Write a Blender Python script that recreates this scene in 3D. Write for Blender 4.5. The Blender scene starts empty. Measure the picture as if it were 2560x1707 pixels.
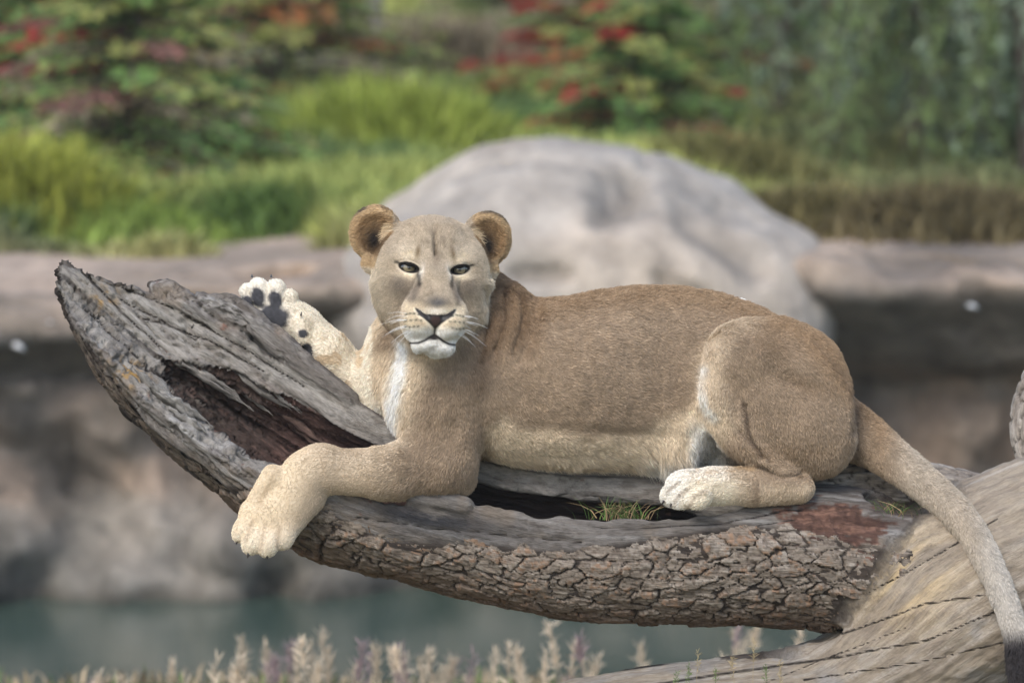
import bpy, math, random
import numpy as np
from mathutils import Vector, Matrix

sc = bpy.context.scene
col = sc.collection
R = math.radians

# ------------------------------------------------------------------ camera
DIST = 14.0                       # metres from the lens to the lioness
S0 = 2.25 / 2560.0                # metres per model unit (one photo pixel at the lioness)
FPX = DIST / S0
PITCH = R(5.0)
FWD = np.array([0.0, math.cos(PITCH), -math.sin(PITCH)])
UP = np.array([0.0, math.sin(PITCH), math.cos(PITCH)])
RIGHT = np.array([1.0, 0.0, 0.0])
CAMZ = 3.06
CAM = np.array([0.0, -DIST * math.cos(PITCH), CAMZ])
C0 = CAM + FWD * DIST
cd = bpy.data.cameras.new('camera')
cam = bpy.data.objects.new('camera', cd)
col.objects.link(cam)
cam.location = CAM
cam.rotation_euler = (math.pi / 2 - PITCH, 0, 0)
cd.sensor_fit = 'HORIZONTAL'
cd.sensor_width = 36.0
cd.lens = 36.0 * FPX / 2560.0
cd.clip_start = 0.5
cd.clip_end = 600.0
cd.dof.use_dof = True
cd.dof.focus_distance = DIST - 0.12
cd.dof.aperture_fstop = 3.7
cd.dof.aperture_blades = 8
sc.camera = cam

# ------------------------------------------------------------------ light (bright overcast afternoon)
SUN_EL, SUN_AZ = R(44), R(204)
w = bpy.data.worlds.new('World')
sc.world = w
w.use_nodes = True
nt = w.node_tree
bg = nt.nodes['Background']
sky = nt.nodes.new('ShaderNodeTexSky')
sky.sky_type = 'NISHITA'
sky.sun_disc = False
sky.sun_elevation = SUN_EL
sky.sun_rotation = SUN_AZ
sky.air_density = 1.0
sky.dust_density = 1.6
sky.ozone_density = 1.0
nt.links.new(sky.outputs[0], bg.inputs[0])
bg.inputs[1].default_value = 0.15
sd = bpy.data.lights.new('sun', 'SUN')
sd.energy = 1.25
sd.angle = R(24)
sd.color = (1.0, 0.98, 0.95)
sun = bpy.data.objects.new('sun', sd)
col.objects.link(sun)
# the sun stands behind the camera, up and to the left
sun.rotation_euler = Vector((-math.sin(SUN_AZ) * math.cos(SUN_EL), -math.cos(SUN_AZ) * math.cos(SUN_EL), -math.sin(SUN_EL))).to_track_quat('-Z', 'Y').to_euler()
sc.view_settings.view_transform = 'Standard'
sc.view_settings.look = 'None'
sc.view_settings.gamma = 1.0
sc.view_settings.use_curve_mapping = False
sc.view_settings.exposure = 0.85
sc.render.engine = 'CYCLES'
sc.cycles.use_denoising = True
sc.cycles.max_bounces = 6
sc.cycles.diffuse_bounces = 3
sc.cycles.transparent_max_bounces = 6

# ------------------------------------------------------------------ helpers: space
# model space M: x right, y down, d towards the lens, in units of S0 metres, axes parallel to the camera's
def conv(px, py, d=0.0):
    f = 1.0 - d / FPX
    return np.array([1280 + (px - 1280) * f, 853.5 + (py - 853.5) * f, d], float)

def m2w(p):
    p = np.asarray(p, float)
    return C0 + S0 * ((p[..., 0:1] - 1280) * RIGHT - (p[..., 1:2] - 853.5) * UP - p[..., 2:3] * FWD)

def ray_at(px, py, y):
    """world point on the sight line through a photo pixel at world depth y"""
    dr = FWD + RIGHT * (px - 1280) / FPX + UP * (853.5 - py) / FPX
    t = (y - CAM[1]) / dr[1]
    return CAM + dr * t

# ------------------------------------------------------------------ helpers: noise
def _hash(ix, iy, iz, seed):
    u = np.uint32
    h = ix.astype(u) * u(374761393) + iy.astype(u) * u(668265263) + iz.astype(u) * u(2246822519) + u((seed * 1274126177) & 0xFFFFFFFF)
    h = (h ^ (h >> u(13))) * u(1274126177)
    h = h ^ (h >> u(16))
    return (h & u(0xFFFFFF)).astype(np.float64) / 0xFFFFFF

def vnoise(p, seed=0):
    p = np.asarray(p, float)
    i = np.floor(p).astype(np.int64)
    f = p - i
    f = f * f * f * (f * (f * 6 - 15) + 10)
    r = 0
    for a in (0, 1):
        wx = f[:, 0] if a else 1 - f[:, 0]
        for b in (0, 1):
            wy = f[:, 1] if b else 1 - f[:, 1]
            for c in (0, 1):
                wz = f[:, 2] if c else 1 - f[:, 2]
                r = r + wx * wy * wz * _hash(i[:, 0] + a, i[:, 1] + b, i[:, 2] + c, seed)
    return r * 2 - 1

def fbm(p, octv=4, seed=0, gain=0.5, lac=2.03):
    p = np.asarray(p, float)
    a, s, r = 1.0, 0.0, 0.0
    for o in range(octv):
        r = r + a * vnoise(p, seed + o * 17)
        s += a
        p = p * lac + 5.3
        a *= gain
    return r / s

def ss(e0, e1, x):
    t = np.clip((x - e0) / (e1 - e0), 0, 1)
    return t * t * (3 - 2 * t)

def gauss(x, y, cx, cy, sx, sy, ang=0.0):
    c, s = math.cos(R(ang)), math.sin(R(ang))
    dx, dy = x - cx, y - cy
    a = (dx * c + dy * s) / sx
    b = (-dx * s + dy * c) / sy
    return np.exp(-(a * a + b * b))

def seg_dist(x, y, pts):
    best = np.full(x.shape, 1e9)
    for (x0, y0), (x1, y1) in zip(pts[:-1], pts[1:]):
        dx, dy = x1 - x0, y1 - y0
        h = np.clip(((x - x0) * dx + (y - y0) * dy) / (dx * dx + dy * dy), 0, 1)
        best = np.minimum(best, np.hypot(x - x0 - dx * h, y - y0 - dy * h))
    return best

def catmull(pts, n):
    P = np.asarray(pts, float)
    P = np.vstack([2 * P[0] - P[1], P, 2 * P[-1] - P[-2]])
    out = []
    for i in range(1, len(P) - 2):
        for t in np.linspace(0, 1, n, endpoint=False):
            p0, p1, p2, p3 = P[i - 1], P[i], P[i + 1], P[i + 2]
            out.append(0.5 * (2 * p1 + (p2 - p0) * t + (2 * p0 - 5 * p1 + 4 * p2 - p3) * t * t + (3 * p1 - p0 - 3 * p2 + p3) * t ** 3))
    out.append(P[-2])
    return np.array(out)

# ------------------------------------------------------------------ helpers: signed-distance sculpting and surface nets
def smin(a, b, k):
    h = np.maximum(k - np.abs(a - b), 0) / k
    return np.minimum(a, b) - h * h * k * 0.25

class Sculpt:
    def __init__(self):
        self.ops = []

    def op(self, f, lo, hi, k, mode='add'):
        self.ops.append((f, np.array(lo, float) - k - 2, np.array(hi, float) + k + 2, float(k), mode))

    def cone(self, a, b, r1, r2, k=25, mode='add', fd=1.0, local=None, fx=None):
        a = np.array(a, float); b = np.array(b, float)
        if local is None:
            a, b = conv(*a), conv(*b)
        ba = b - a
        L = ba @ ba + 1e-9
        def f(p):
            pa = p - a
            pz = pa * np.array([1, 1, 1.0 / fd]); bz = ba * np.array([1, 1, 1.0 / fd])
            h = np.clip(pz @ bz / (bz @ bz + 1e-9), 0, 1)
            q = pz - h[:, None] * bz
            return np.sqrt((q * q).sum(1)) - (r1 + (r2 - r1) * h)
        m = max(r1, r2) * max(1, fd)
        self._add(f, np.minimum(a, b) - m, np.maximum(a, b) + m, k, mode, local)

    def ell(self, c, r, k=25, mode='add', rot=(0, 0, 0), local=None):
        c = np.array(c, float)
        if local is None:
            c = conv(*c)
        r = np.array(r, float)
        Q = np.array(Matrix.Rotation(R(rot[2]), 3, 'Z') @ Matrix.Rotation(R(rot[1]), 3, 'Y') @ Matrix.Rotation(R(rot[0]), 3, 'X'))
        def f(p):
            q = (p - c) @ Q
            k0 = np.sqrt(((q / r) ** 2).sum(1)) + 1e-6
            k1 = np.sqrt(((q / (r * r)) ** 2).sum(1)) + 1e-9
            return k0 * (k0 - 1) / k1
        m = r.max()
        self._add(f, c - m, c + m, k, mode, local)

    def _add(self, f, lo, hi, k, mode, local):
        if local is None:
            self.op(f, lo, hi, k, mode)
        else:
            o, B = local          # p = o + q @ B
            g = lambda p: f((p - o) @ B.T)
            cs = np.array([[(lo, hi)[i][0], (lo, hi)[j][1], (lo, hi)[l][2]] for i in (0, 1) for j in (0, 1) for l in (0, 1)]) @ B + o
            self.op(g, cs.min(0), cs.max(0), k, mode)

    def eval(self, p):
        lo, hi = p.min(0), p.max(0)
        d = np.full(len(p), 400.0)
        for f, l, h, k, mode in self.ops:
            if (l > hi).any() or (h < lo).any():
                continue
            v = f(p)
            if mode == 'add':
                d = smin(d, v, k)
            elif mode == 'sub':
                d = -smin(-d, v, k)
            elif mode == 'int':
                d = -smin(-d, -v, k)
            elif mode == 'disp':
                d = d + v
        return d

    def mesh(self, ax, ay, az, step=4, slack=0.72):
        ax, ay, az = [np.asarray(a, float) for a in (ax, ay, az)]
        ax, ay, az = [a[:((len(a) - 1) // step) * step + 1] for a in (ax, ay, az)]
        nx, ny, nz = len(ax), len(ay), len(az)
        # coarse pass, in slabs so that primitives are culled
        cx, cy, cz = ax[::step], ay[::step], az[::step]
        C = np.empty((len(cx), len(cy), len(cz)), np.float32)
        B = 12
        for i in range(0, len(cx), B):
            for j in range(0, len(cy), B):
                for l in range(0, len(cz), B):
                    g = np.stack(np.meshgrid(cx[i:i + B], cy[j:j + B], cz[l:l + B], indexing='ij'), -1)
                    C[i:i + B, j:j + B, l:l + B] = self.eval(g.reshape(-1, 3)).reshape(g.shape[:3])
        F = np.repeat(np.repeat(np.repeat(np.where(C < 0, -50, 50).astype(np.float32), step, 0), step, 1), step, 2)[:nx, :ny, :nz]
        # fine pass only in coarse cells near the surface
        diag = np.sqrt(np.diff(cx)[:, None, None] ** 2 + np.diff(cy)[None, :, None] ** 2 + np.diff(cz)[None, None, :] ** 2) * slack
        cor = [C[a:len(cx) - 1 + a, b:len(cy) - 1 + b, c:len(cz) - 1 + c] for a in (0, 1) for b in (0, 1) for c in (0, 1)]
        near = np.min(np.abs(np.stack(cor)), 0) < diag
        sg = np.stack(cor) < 0
        near |= sg.any(0) & ~sg.all(0)
        G = 3
        for i in range(0, near.shape[0], G):
            for j in range(0, near.shape[1], G):
                for l in range(0, near.shape[2], G):
                    nb = near[i:i + G, j:j + G, l:l + G]
                    if not nb.any():
                        continue
                    i1, j1, l1 = min((i + G) * step, nx - 1), min((j + G) * step, ny - 1), min((l + G) * step, nz - 1)
                    sl = (slice(i * step, i1 + 1), slice(j * step, j1 + 1), slice(l * step, l1 + 1))
                    g = np.stack(np.meshgrid(ax[sl[0]], ay[sl[1]], az[sl[2]], indexing='ij'), -1)
                    F[sl] = self.eval(g.reshape(-1, 3)).reshape(g.shape[:3])
        return surface_nets(ax, ay, az, F)

def surface_nets(ax, ay, az, F):
    S = F < 0
    c = np.zeros(tuple(n - 1 for n in F.shape), np.uint8)
    for a in (0, 1):
        for b in (0, 1):
            for e in (0, 1):
                c += S[a:S.shape[0] - 1 + a, b:S.shape[1] - 1 + b, e:S.shape[2] - 1 + e]
    idx = np.argwhere((c > 0) & (c < 8))
    pos = np.zeros((len(idx), 3)); cnt = np.zeros(len(idx))
    for axis in range(3):
        o = [k for k in range(3) if k != axis]
        for a in (0, 1):
            for b in (0, 1):
                p = idx.copy(); p[:, o[0]] += a; p[:, o[1]] += b
                q = p.copy(); q[:, axis] += 1
                f0 = F[p[:, 0], p[:, 1], p[:, 2]].astype(float); f1 = F[q[:, 0], q[:, 1], q[:, 2]].astype(float)
                m = (f0 < 0) != (f1 < 0)
                t = np.where(m, f0 / np.where(m, f0 - f1, 1), 0)
                pt = p.astype(float); pt[:, axis] += t
                pos += pt * m[:, None]; cnt += m
    pos /= cnt[:, None]
    V = np.stack([np.interp(pos[:, k], np.arange(len(a)), a) for k, a in enumerate((ax, ay, az))], 1)
    shp = c.shape
    lin = (idx[:, 0] * shp[1] + idx[:, 1]) * shp[2] + idx[:, 2]
    quads = []
    for axis in range(3):
        o = [(axis + 1) % 3, (axis + 2) % 3]
        s0 = [slice(None)] * 3; s1 = [slice(None)] * 3
        s0[axis] = slice(0, -1); s1[axis] = slice(1, None)
        for k in o:
            s0[k] = slice(1, -1); s1[k] = slice(1, -1)
        A, Bb = S[tuple(s0)], S[tuple(s1)]
        e = np.argwhere(A != Bb)
        if len(e) == 0:
            continue
        flip = A[e[:, 0], e[:, 1], e[:, 2]]
        base = e.copy()
        for k in o:
            base[:, k] += 1
        cs = []
        for da, db in ((-1, -1), (0, -1), (0, 0), (-1, 0)):
            q = base.copy(); q[:, o[0]] += da; q[:, o[1]] += db
            cs.append((q[:, 0] * shp[1] + q[:, 1]) * shp[2] + q[:, 2])
        qd = np.searchsorted(lin, np.stack(cs, 1))
        qd[~flip] = qd[~flip][:, ::-1]
        quads.append(qd)
    return V, np.vstack(quads)

def vnormals(V, Q):
    a = V[Q[:, 2]] - V[Q[:, 0]]; b = V[Q[:, 3]] - V[Q[:, 1]]
    fn = np.cross(a, b)
    n = np.zeros_like(V)
    for k in range(4):
        for c in range(3):
            n[:, c] += np.bincount(Q[:, k], fn[:, c], len(V))
    return n / (np.linalg.norm(n, axis=1, keepdims=True) + 1e-12)

# ------------------------------------------------------------------ helpers: objects
def mesh_obj(name, V, faces, mat=None, parent=None, smooth=True, attrs=None, link=True):
    me = bpy.data.meshes.new(name)
    V = np.asarray(V, float)
    if isinstance(faces, np.ndarray):
        k = faces.shape[1]
        me.vertices.add(len(V)); me.vertices.foreach_set('co', V.astype(np.float32).ravel())
        me.loops.add(faces.size); me.loops.foreach_set('vertex_index', faces.astype(np.int32).ravel())
        me.polygons.add(len(faces)); me.polygons.foreach_set('loop_start', np.arange(0, faces.size, k, dtype=np.int32))
        me.update(calc_edges=True)
    else:
        me.from_pydata(V.tolist(), [], [list(map(int, f)) for f in faces]); me.update()
    if smooth:
        me.polygons.foreach_set('use_smooth', np.ones(len(me.polygons), bool))
    for an, (typ, data) in (attrs or {}).items():
        at = me.attributes.new(an, typ, 'POINT')
        data = np.asarray(data, np.float32)
        at.data.foreach_set('color' if typ == 'FLOAT_COLOR' else ('vector' if typ == 'FLOAT_VECTOR' else 'value'), data.ravel())
    o = bpy.data.objects.new(name, me)
    if link:
        col.objects.link(o)
    if mat:
        me.materials.append(mat)
    if parent:
        o.parent = parent
    return o

def empty(name, loc=(0, 0, 0)):
    o = bpy.data.objects.new(name, None)
    col.objects.link(o)
    o.location = loc
    o.empty_display_size = 0.1
    return o

def tag(o, label=None, cat=None, group=None, kind=None):
    for k, v in (('label', label), ('category', cat), ('group', group), ('kind', kind)):
        if v:
            o[k] = v
    return o

def under(o, parent):
    """parent without moving (the parent's location is its only transform)"""
    o.parent = parent
    o.matrix_parent_inverse = Matrix.Translation(-Vector(parent.location))
    return o

class N:
    """short node-tree builder"""
    def __init__(self, name):
        self.m = bpy.data.materials.new(name)
        self.m.use_nodes = True
        self.t = self.m.node_tree
        self.b = self.t.nodes['Principled BSDF']

    def n(self, typ, **kw):
        x = self.t.nodes.new('ShaderNode' + typ)
        for k, v in kw.items():
            setattr(x, k, v)
        return x

    def l(self, a, b):
        self.t.links.new(a, b)

    def attr(self, name, out='Color'):
        return self.n('Attribute', attribute_name=name).outputs[out]

    def noise(self, vec, scale, detail=4, rough=0.55, dist=0.0, out='Fac'):
        x = self.n('TexNoise')
        x.inputs['Scale'].default_value = scale
        x.inputs['Detail'].default_value = detail
        x.inputs['Roughness'].default_value = rough
        x.inputs['Distortion'].default_value = dist
        if vec is not None:
            self.l(vec, x.inputs['Vector'])
        return x.outputs[out]

    def ramp(self, fac, stops, interp='LINEAR'):
        x = self.n('ValToRGB')
        x.color_ramp.interpolation = interp
        e = x.color_ramp.elements
        while len(e) < len(stops):
            e.new(0.5)
        for k, (p, c) in enumerate(stops):
            e[k].position = p
            e[k].color = (c, c, c, 1) if not isinstance(c, (tuple, list)) else (*c[:3], 1)
        self.l(fac, x.inputs[0])
        return x.outputs[0]

    def mix(self, fac, a, b, mode='MIX'):
        x = self.n('Mix', data_type='RGBA', blend_type=mode)
        for s, v in ((0, fac), (6, a), (7, b)):
            if hasattr(v, 'default_value') or hasattr(v, 'is_output'):
                self.l(v, x.inputs[s])
            elif s == 0:
                x.inputs[0].default_value = v
            else:
                x.inputs[s].default_value = (*v[:3], 1)
        return x.outputs[2]

    def math(self, op, a, b=None):
        x = self.n('Math', operation=op)
        for s, v in ((0, a), (1, b)):
            if v is None:
                continue
            if isinstance(v, (int, float)):
                x.inputs[s].default_value = v
            else:
                self.l(v, x.inputs[s])
        return x.outputs[0]

    def mapping(self, vec, scale=(1, 1, 1)):
        x = self.n('Mapping')
        x.inputs['Scale'].default_value = scale
        self.l(vec, x.inputs['Vector'])
        return x.outputs[0]

    def coord(self, out='Object'):
        return self.n('TexCoord').outputs[out]

    def bump(self, h, strength=0.5, dist=0.01):
        x = self.n('Bump')
        x.inputs['Strength'].default_value = strength
        x.inputs['Distance'].default_value = dist
        self.l(h, x.inputs['Height'])
        self.l(x.outputs[0], self.b.inputs['Normal'])

    def set(self, color=None, rough=None, spec=None, **kw):
        if color is not None:
            if isinstance(color, (tuple, list)):
                self.b.inputs['Base Color'].default_value = (*color[:3], 1)
            else:
                self.l(color, self.b.inputs['Base Color'])
        if rough is not None:
            if isinstance(rough, (int, float)):
                self.b.inputs['Roughness'].default_value = rough
            else:
                self.l(rough, self.b.inputs['Roughness'])
        if spec is not None:
            self.b.inputs['Specular IOR Level'].default_value = spec
        for k, v in kw.items():
            self.b.inputs[k.replace('_', ' ')].default_value = v
        return self.m

def axis_var(lo, hi, coarse, fine, f0, f1):
    a = [lo]
    while a[-1] < hi:
        a.append(a[-1] + (fine if f0 <= a[-1] < f1 else coarse))
    return np.array(a)

# ================================================================== LIONESS: sculpt
HD = 225.0                                   # depth of the head's reference plane
_r, _yw = R(2.2), R(4.5)
_Rr = np.array([[math.cos(_r), math.sin(_r), 0], [math.sin(_r), -math.cos(_r), 0], [0, 0, 1]])   # rows: u, v, w axes in M (x, y down, d)
_Yw = np.array([[math.cos(_yw), 0, -math.sin(_yw)], [0, 1, 0], [math.sin(_yw), 0, math.cos(_yw)]])
HB = _Yw @ _Rr                               # q(u,v,w) @ HB = offset in M
HO = conv(1085, 670, HD + 75) - np.array([0, 0, 75.0]) @ HB
HEAD = (HO, HB)

def build_lioness_sdf():
    L = Sculpt()
    # ---- trunk of the body: elliptical stations along x
    st = np.array([  # x, top, bottom, depth centre, half depth
        [985, 985, 1010, 45, 12], [1005, 930, 1075, 45, 60], [1050, 880, 1115, 45, 115], [1120, 830, 1140, 40, 150],
        [1200, 780, 1150, 30, 172], [1280, 745, 1156, 18, 184], [1350, 748, 1160, 8, 190], [1420, 742, 1163, 0, 192], [1500, 727, 1166, -8, 192],
        [1600, 716, 1166, -24, 178], [1700, 717, 1150, -42, 160], [1800, 733, 1120, -60, 150], [1900, 768, 1120, -66, 150],
        [1980, 812, 1150, -62, 155], [2050, 870, 1160, -58, 146], [2110, 958, 1150, -60, 110], [2150, 1028, 1125, -60, 60], [2168, 1070, 1095, -60, 12]], float)
    X = st[:, 0]; F = 1 - st[:, 3] / FPX
    X = 1280 + (X - 1280) * F
    T = 853.5 + (st[:, 1] - 853.5) * F; Bt = 853.5 + (st[:, 2] - 853.5) * F
    xs = np.linspace(X[0], X[-1], 400)
    from numpy import interp
    def smooth(y):
        v = interp(xs, X, y)
        kk = np.hanning(25); kk /= kk.sum()
        return np.convolve(np.pad(v, 12, mode='edge'), kk, 'valid')
    yc, ry, dc, rd = smooth((T + Bt) / 2), smooth((Bt - T) / 2), smooth(st[:, 3]), smooth(st[:, 4])
    TB = (yc, ry, dc, rd)
    def torso(p):
        x = np.clip(p[:, 0], X[0], X[-1])
        a, b, c, e = (interp(x, xs, q) for q in TB)
        dy = (p[:, 1] - a); dd = p[:, 2] - c
        q = np.sqrt((dy / b) ** 2 + (dd / e) ** 2)
        s = (q - 1) * np.minimum(b, e)
        ox = np.abs(p[:, 0] - x)
        return np.where(ox > 0, np.sqrt(np.maximum(s, 0) ** 2 + ox ** 2), s)
    L.op(torso, (960, 690, -270), (2200, 1200, 230), 20)
    # ---- neck and chest
    L.cone((1130, 735, 90), (1150, 760, 20), 100, 112, 35)
    L.cone((1150, 760, 20), (1215, 900, 10), 112, 160, 45)
    L.cone((1100, 800, 110), (1090, 990, 78), 84, 102, 50)
    L.ell((1085, 1010, 70), (106, 110, 110), 50)
    L.ell((1262, 790, 20), (55, 80, 110), 45, rot=(0, 0, 10))
    # ---- near shoulder and foreleg
    L.ell((1185, 905, 130), (105, 150, 82), 60, rot=(0, 0, 12))
    L.cone((1125, 960, 140), (1105, 1125, 140), 118, 84, 50)
    L.cone((1115, 1110, 135), (1148, 1200, 125), 78, 38, 40)
    L.cone((1085, 1160, 150), (960, 1184, 175), 78, 60, 40)
    L.cone((985, 1182, 172), (800, 1178, 200), 62, 53, 25)
    L.cone((805, 1172, 200), (765, 1185, 210), 54, 58, 25)          # wrist
    L.ell((800, 1150, 205), (45, 34, 40), 25)                       # wrist knob
    L.ell((725, 1245, 228), (62, 80, 44), 30, rot=(0, 0, 28))       # back of the paw
    L.ell((674, 1300, 230), (78, 58, 40), 24, rot=(0, 0, 22))
    for (cx, cy, cd_, rx, ry, an) in ((607, 1322, 240, 24, 36, 28), (634, 1350, 254, 27, 38, 24), (671, 1356, 258, 28, 37, 14), (709, 1334, 248, 29, 40, 8)):
        L.ell((cx, cy, cd_), (rx, ry, 27), 9, rot=(0, 0, an))       # toes
    L.cone((683, 1192, 236), (641, 1242, 236), 30, 18, 12)          # dew toe
    L.cone((780, 1250, 205), (742, 1290, 215), 30, 26, 25)          # pad bulge under the wrist
    # ---- far shoulder and raised foreleg
    L.ell((985, 905, -70), (80, 140, 100), 50, rot=(0, 0, 8))
    L.cone((965, 960, -95), (925, 1035, -105), 85, 66, 40)
    L.cone((935, 1010, -110), (820, 880, -85), 62, 50, 25)
    o = -24.0
    L.cone((820, 880, -85), (765, 815, -62 + o), 50, 42, 25)
    L.ell((735, 800, -55 + o), (44, 52, 40), 30, rot=(0, 0, -40))
    L.ell((688, 775, -48 + o), (54, 62, 34), 25, rot=(0, 0, -25))       # palm
    for (a, b, r1, r2, d0) in (((646, 770), (618, 728), 20, 19, -50), ((664, 760), (646, 720), 22, 25, -42), ((692, 762), (690, 722), 22, 24, -42), ((716, 778), (724, 744), 20, 21, -48)):
        L.cone((*a, d0 + o), (*b, d0 + 6 + o), r1, r2, 6)
    L.cone((765, 848, -28 + o), (752, 805, -22 + o), 20, 16, 12)        # far dew toe
    for (c, r, an) in (((645, 744, -19), (15, 24, 9), -18), ((688, 749, -20), (15, 23, 9), -14), ((620, 757, -30), (11, 19, 8), -20),
                       ((682, 792, -18), (38, 26, 10), 15), ((757, 834, -14), (14, 13, 8), 20), ((768, 882, -42), (20, 26, 11), 0)):
        L.ell((c[0], c[1], c[2] + o), r, 9, rot=(0, 0, an))             # leathery pads
    # ---- hind quarters
    L.ell((1938, 985, 95), (186, 188, 112), 16, rot=(0, 0, 18))     # thigh
    L.ell((1868, 905, 125), (112, 108, 86), 18)                     # upper thigh towards the knee
    L.ell((2030, 1085, 85), (112, 112, 95), 35)                     # rump
    L.cone((1818, 920, 140), (1806, 990, 148), 62, 50, 18)          # knee
    L.cone((1806, 985, 148), (1872, 1105, 146), 50, 40, 18)         # shin
    L.cone((1868, 1098, 146), (1960, 1195, 138), 42, 38, 14)
    L.cone((1960, 1195, 135), (2000, 1215, 130), 40, 30, 18)        # hock
    L.cone((1998, 1222, 132), (1880, 1222, 140), 34, 42, 12)
    L.cone((1885, 1212, 142), (1780, 1214, 150), 44, 48, 14)        # long foot
    L.ell((1728, 1218, 155), (62, 46, 46), 16)
    for (cx, cy, cd_, rx, ry) in ((1690, 1236, 136, 40, 30), (1708, 1242, 178, 40, 30), (1746, 1246, 212, 34, 25), (1696, 1224, 96, 36, 28)):
        L.ell((cx, cy, cd_), (rx, ry, 21), 4, rot=(0, 0, -14))
    L.cone((1790, 980, 70), (1690, 1110, 20), 34, 50, 40)          # flank fold
    L.cone((1840, 786, -140), (1785, 806, -150), 40, 44, 14)        # far knee
    L.cone((1880, 1130, -80), (1800, 1150, -110), 60, 45, 40)       # far thigh
    # ---- tail
    tp = catmull([(2050, 1050, -50, 84), (2125, 1078, -40, 66), (2195, 1120, 0, 50), (2280, 1184, 55, 41), (2365, 1256, 115, 36), (2430, 1330, 180, 32), (2480, 1425, 228, 28), (2520, 1520, 250, 25), (2545, 1600, 262, 25), (2560, 1680, 262, 30), (2564, 1750, 255, 20)], 4)
    for a, b in zip(tp[:-1], tp[1:]):
        L.cone(a[:3], b[:3], a[3], b[3], 14)
    # ---- head (u right, v up, w forward)
    H = dict(local=HEAD)
    L.ell((0, 38, -40), (118, 90, 120), 50, **H)                    # cranium
    L.ell((0, 38, 12), (98, 74, 76), 40, **H)                       # forehead
    for s in (-1, 1):
        L.ell((s * 30, 62, 46), (30, 44, 34), 22, **H)              # forehead bulge
        L.ell((s * 72, -18, -5), (74, 88, 84), 45, **H)             # cheek
        L.ell((s * 64, -92, -18), (62, 72, 80), 45, **H)            # jaw muscle
        L.ell((s * 60, 24, 52), (46, 22, 34), 22, rot=(0, 0, s * -8), **H)      # brow
        L.ell((s * 62, -40, 50), (42, 34, 42), 30, **H)             # under the eye
    L.cone((0, 25, 40), (0, -40, 112), 52, 45, 30, **H)             # nose bridge
    L.cone((0, -40, 112), (0, -92, 168), 46, 40, 22, **H)
    for s in (-1, 1):
        L.cone((s * 22, -30, 100), (s * 24, -95, 160), 26, 30, 18, **H)
        L.ell((s * 33, -134, 150), (39, 40, 58), 12, **H)           # whisker pad
        L.ell((s * 46, -118, 112), (34, 48, 52), 25, **H)
    L.cone((0, -140, 10), (0, -166, 122), 80, 46, 35, **H)          # lower jaw
    L.ell((0, -187, 142), (50, 20, 42), 14, **H)                    # chin
    L.ell((0, -116, 186), (38, 15, 20), 12, **H)                    # nose leather
    L.ell((0, -128, 188), (18, 20, 16), 10, **H)
    for s in (-1, 1):
        L.cone((s * 26, -118, 188), (s * 44, -106, 172), 11, 7, 8, **H)
    L.cone((0, 20, 100), (0, 100, 72), 5, 4, 16, 'sub', **H)
    # grooves: mouth, philtrum, nostrils, eyes
    L.cone((0, -138, 212), (0, -170, 205), 5, 5, 8, 'sub', **H)
    for s in (-1, 1):
        pm = [(0, -165, 208), (s * 18, -175, 203), (s * 38, -184, 190), (s * 54, -185, 172), (s * 68, -178, 148)]
        for a, b in zip(pm[:-1], pm[1:]):
            L.cone(a, b, 7, 6, 8, 'sub', **H)
        L.cone((s * 17, -118, 208), (s * 33, -108, 202), 6, 5, 6, 'sub', **H)
        L.ell((s * 63, -1, 108), (21.5, 11.5, 40), 7, 'sub', rot=(0, 0, s * 10), **H)     # eye opening
        L.cone((s * 38, -14, 118), (s * 40, -50, 118), 9, 8, 20, 'sub', **H)            # inner corner
        L.cone((s * 62, 13, 97), (s * 92, 17, 72), 9, 6, 10, **H)                        # upper lid
        L.cone((s * 38, 7, 104), (s * 62, 13, 97), 9, 9, 10, **H)
        L.cone((s * 48, -19, 88), (s * 82, -11, 72), 6, 6, 10, **H)                      # lower lid
        L.ell((s * 38, 26, 82), (16, 20, 20), 18, **H)                                   # frown
    # ears
    for s, (eu, ev, sx) in ((-1, (-137, 80, 1.02)), (1, (134, 76, 1.02))):
        L.ell((eu, ev, -62), (66 * sx, 70, 30), 12, rot=(12, s * 22, s * 6), **H)
        L.cone((eu * 0.92, ev - 30, -60), (eu * 1.06, ev - 72, -48), 42, 26, 16, fd=0.8, **H)
        L.cone((eu * 0.72, ev - 30, -50), (eu * 0.95, ev - 20, -62), 38, 34, 22, fd=0.8, **H)
        L.ell((eu - s * 2, ev + 2, -27), (56 * sx, 59, 29), 7, 'sub', rot=(12, s * 22, s * 6), **H)
        L.cone((eu - s * 0, ev - 18, -22), (eu + s * 6, ev - 48, -14), 26, 12, 10, 'sub', **H)
    # ---- skin folds: low dents that break the smooth forms
    return L

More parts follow.
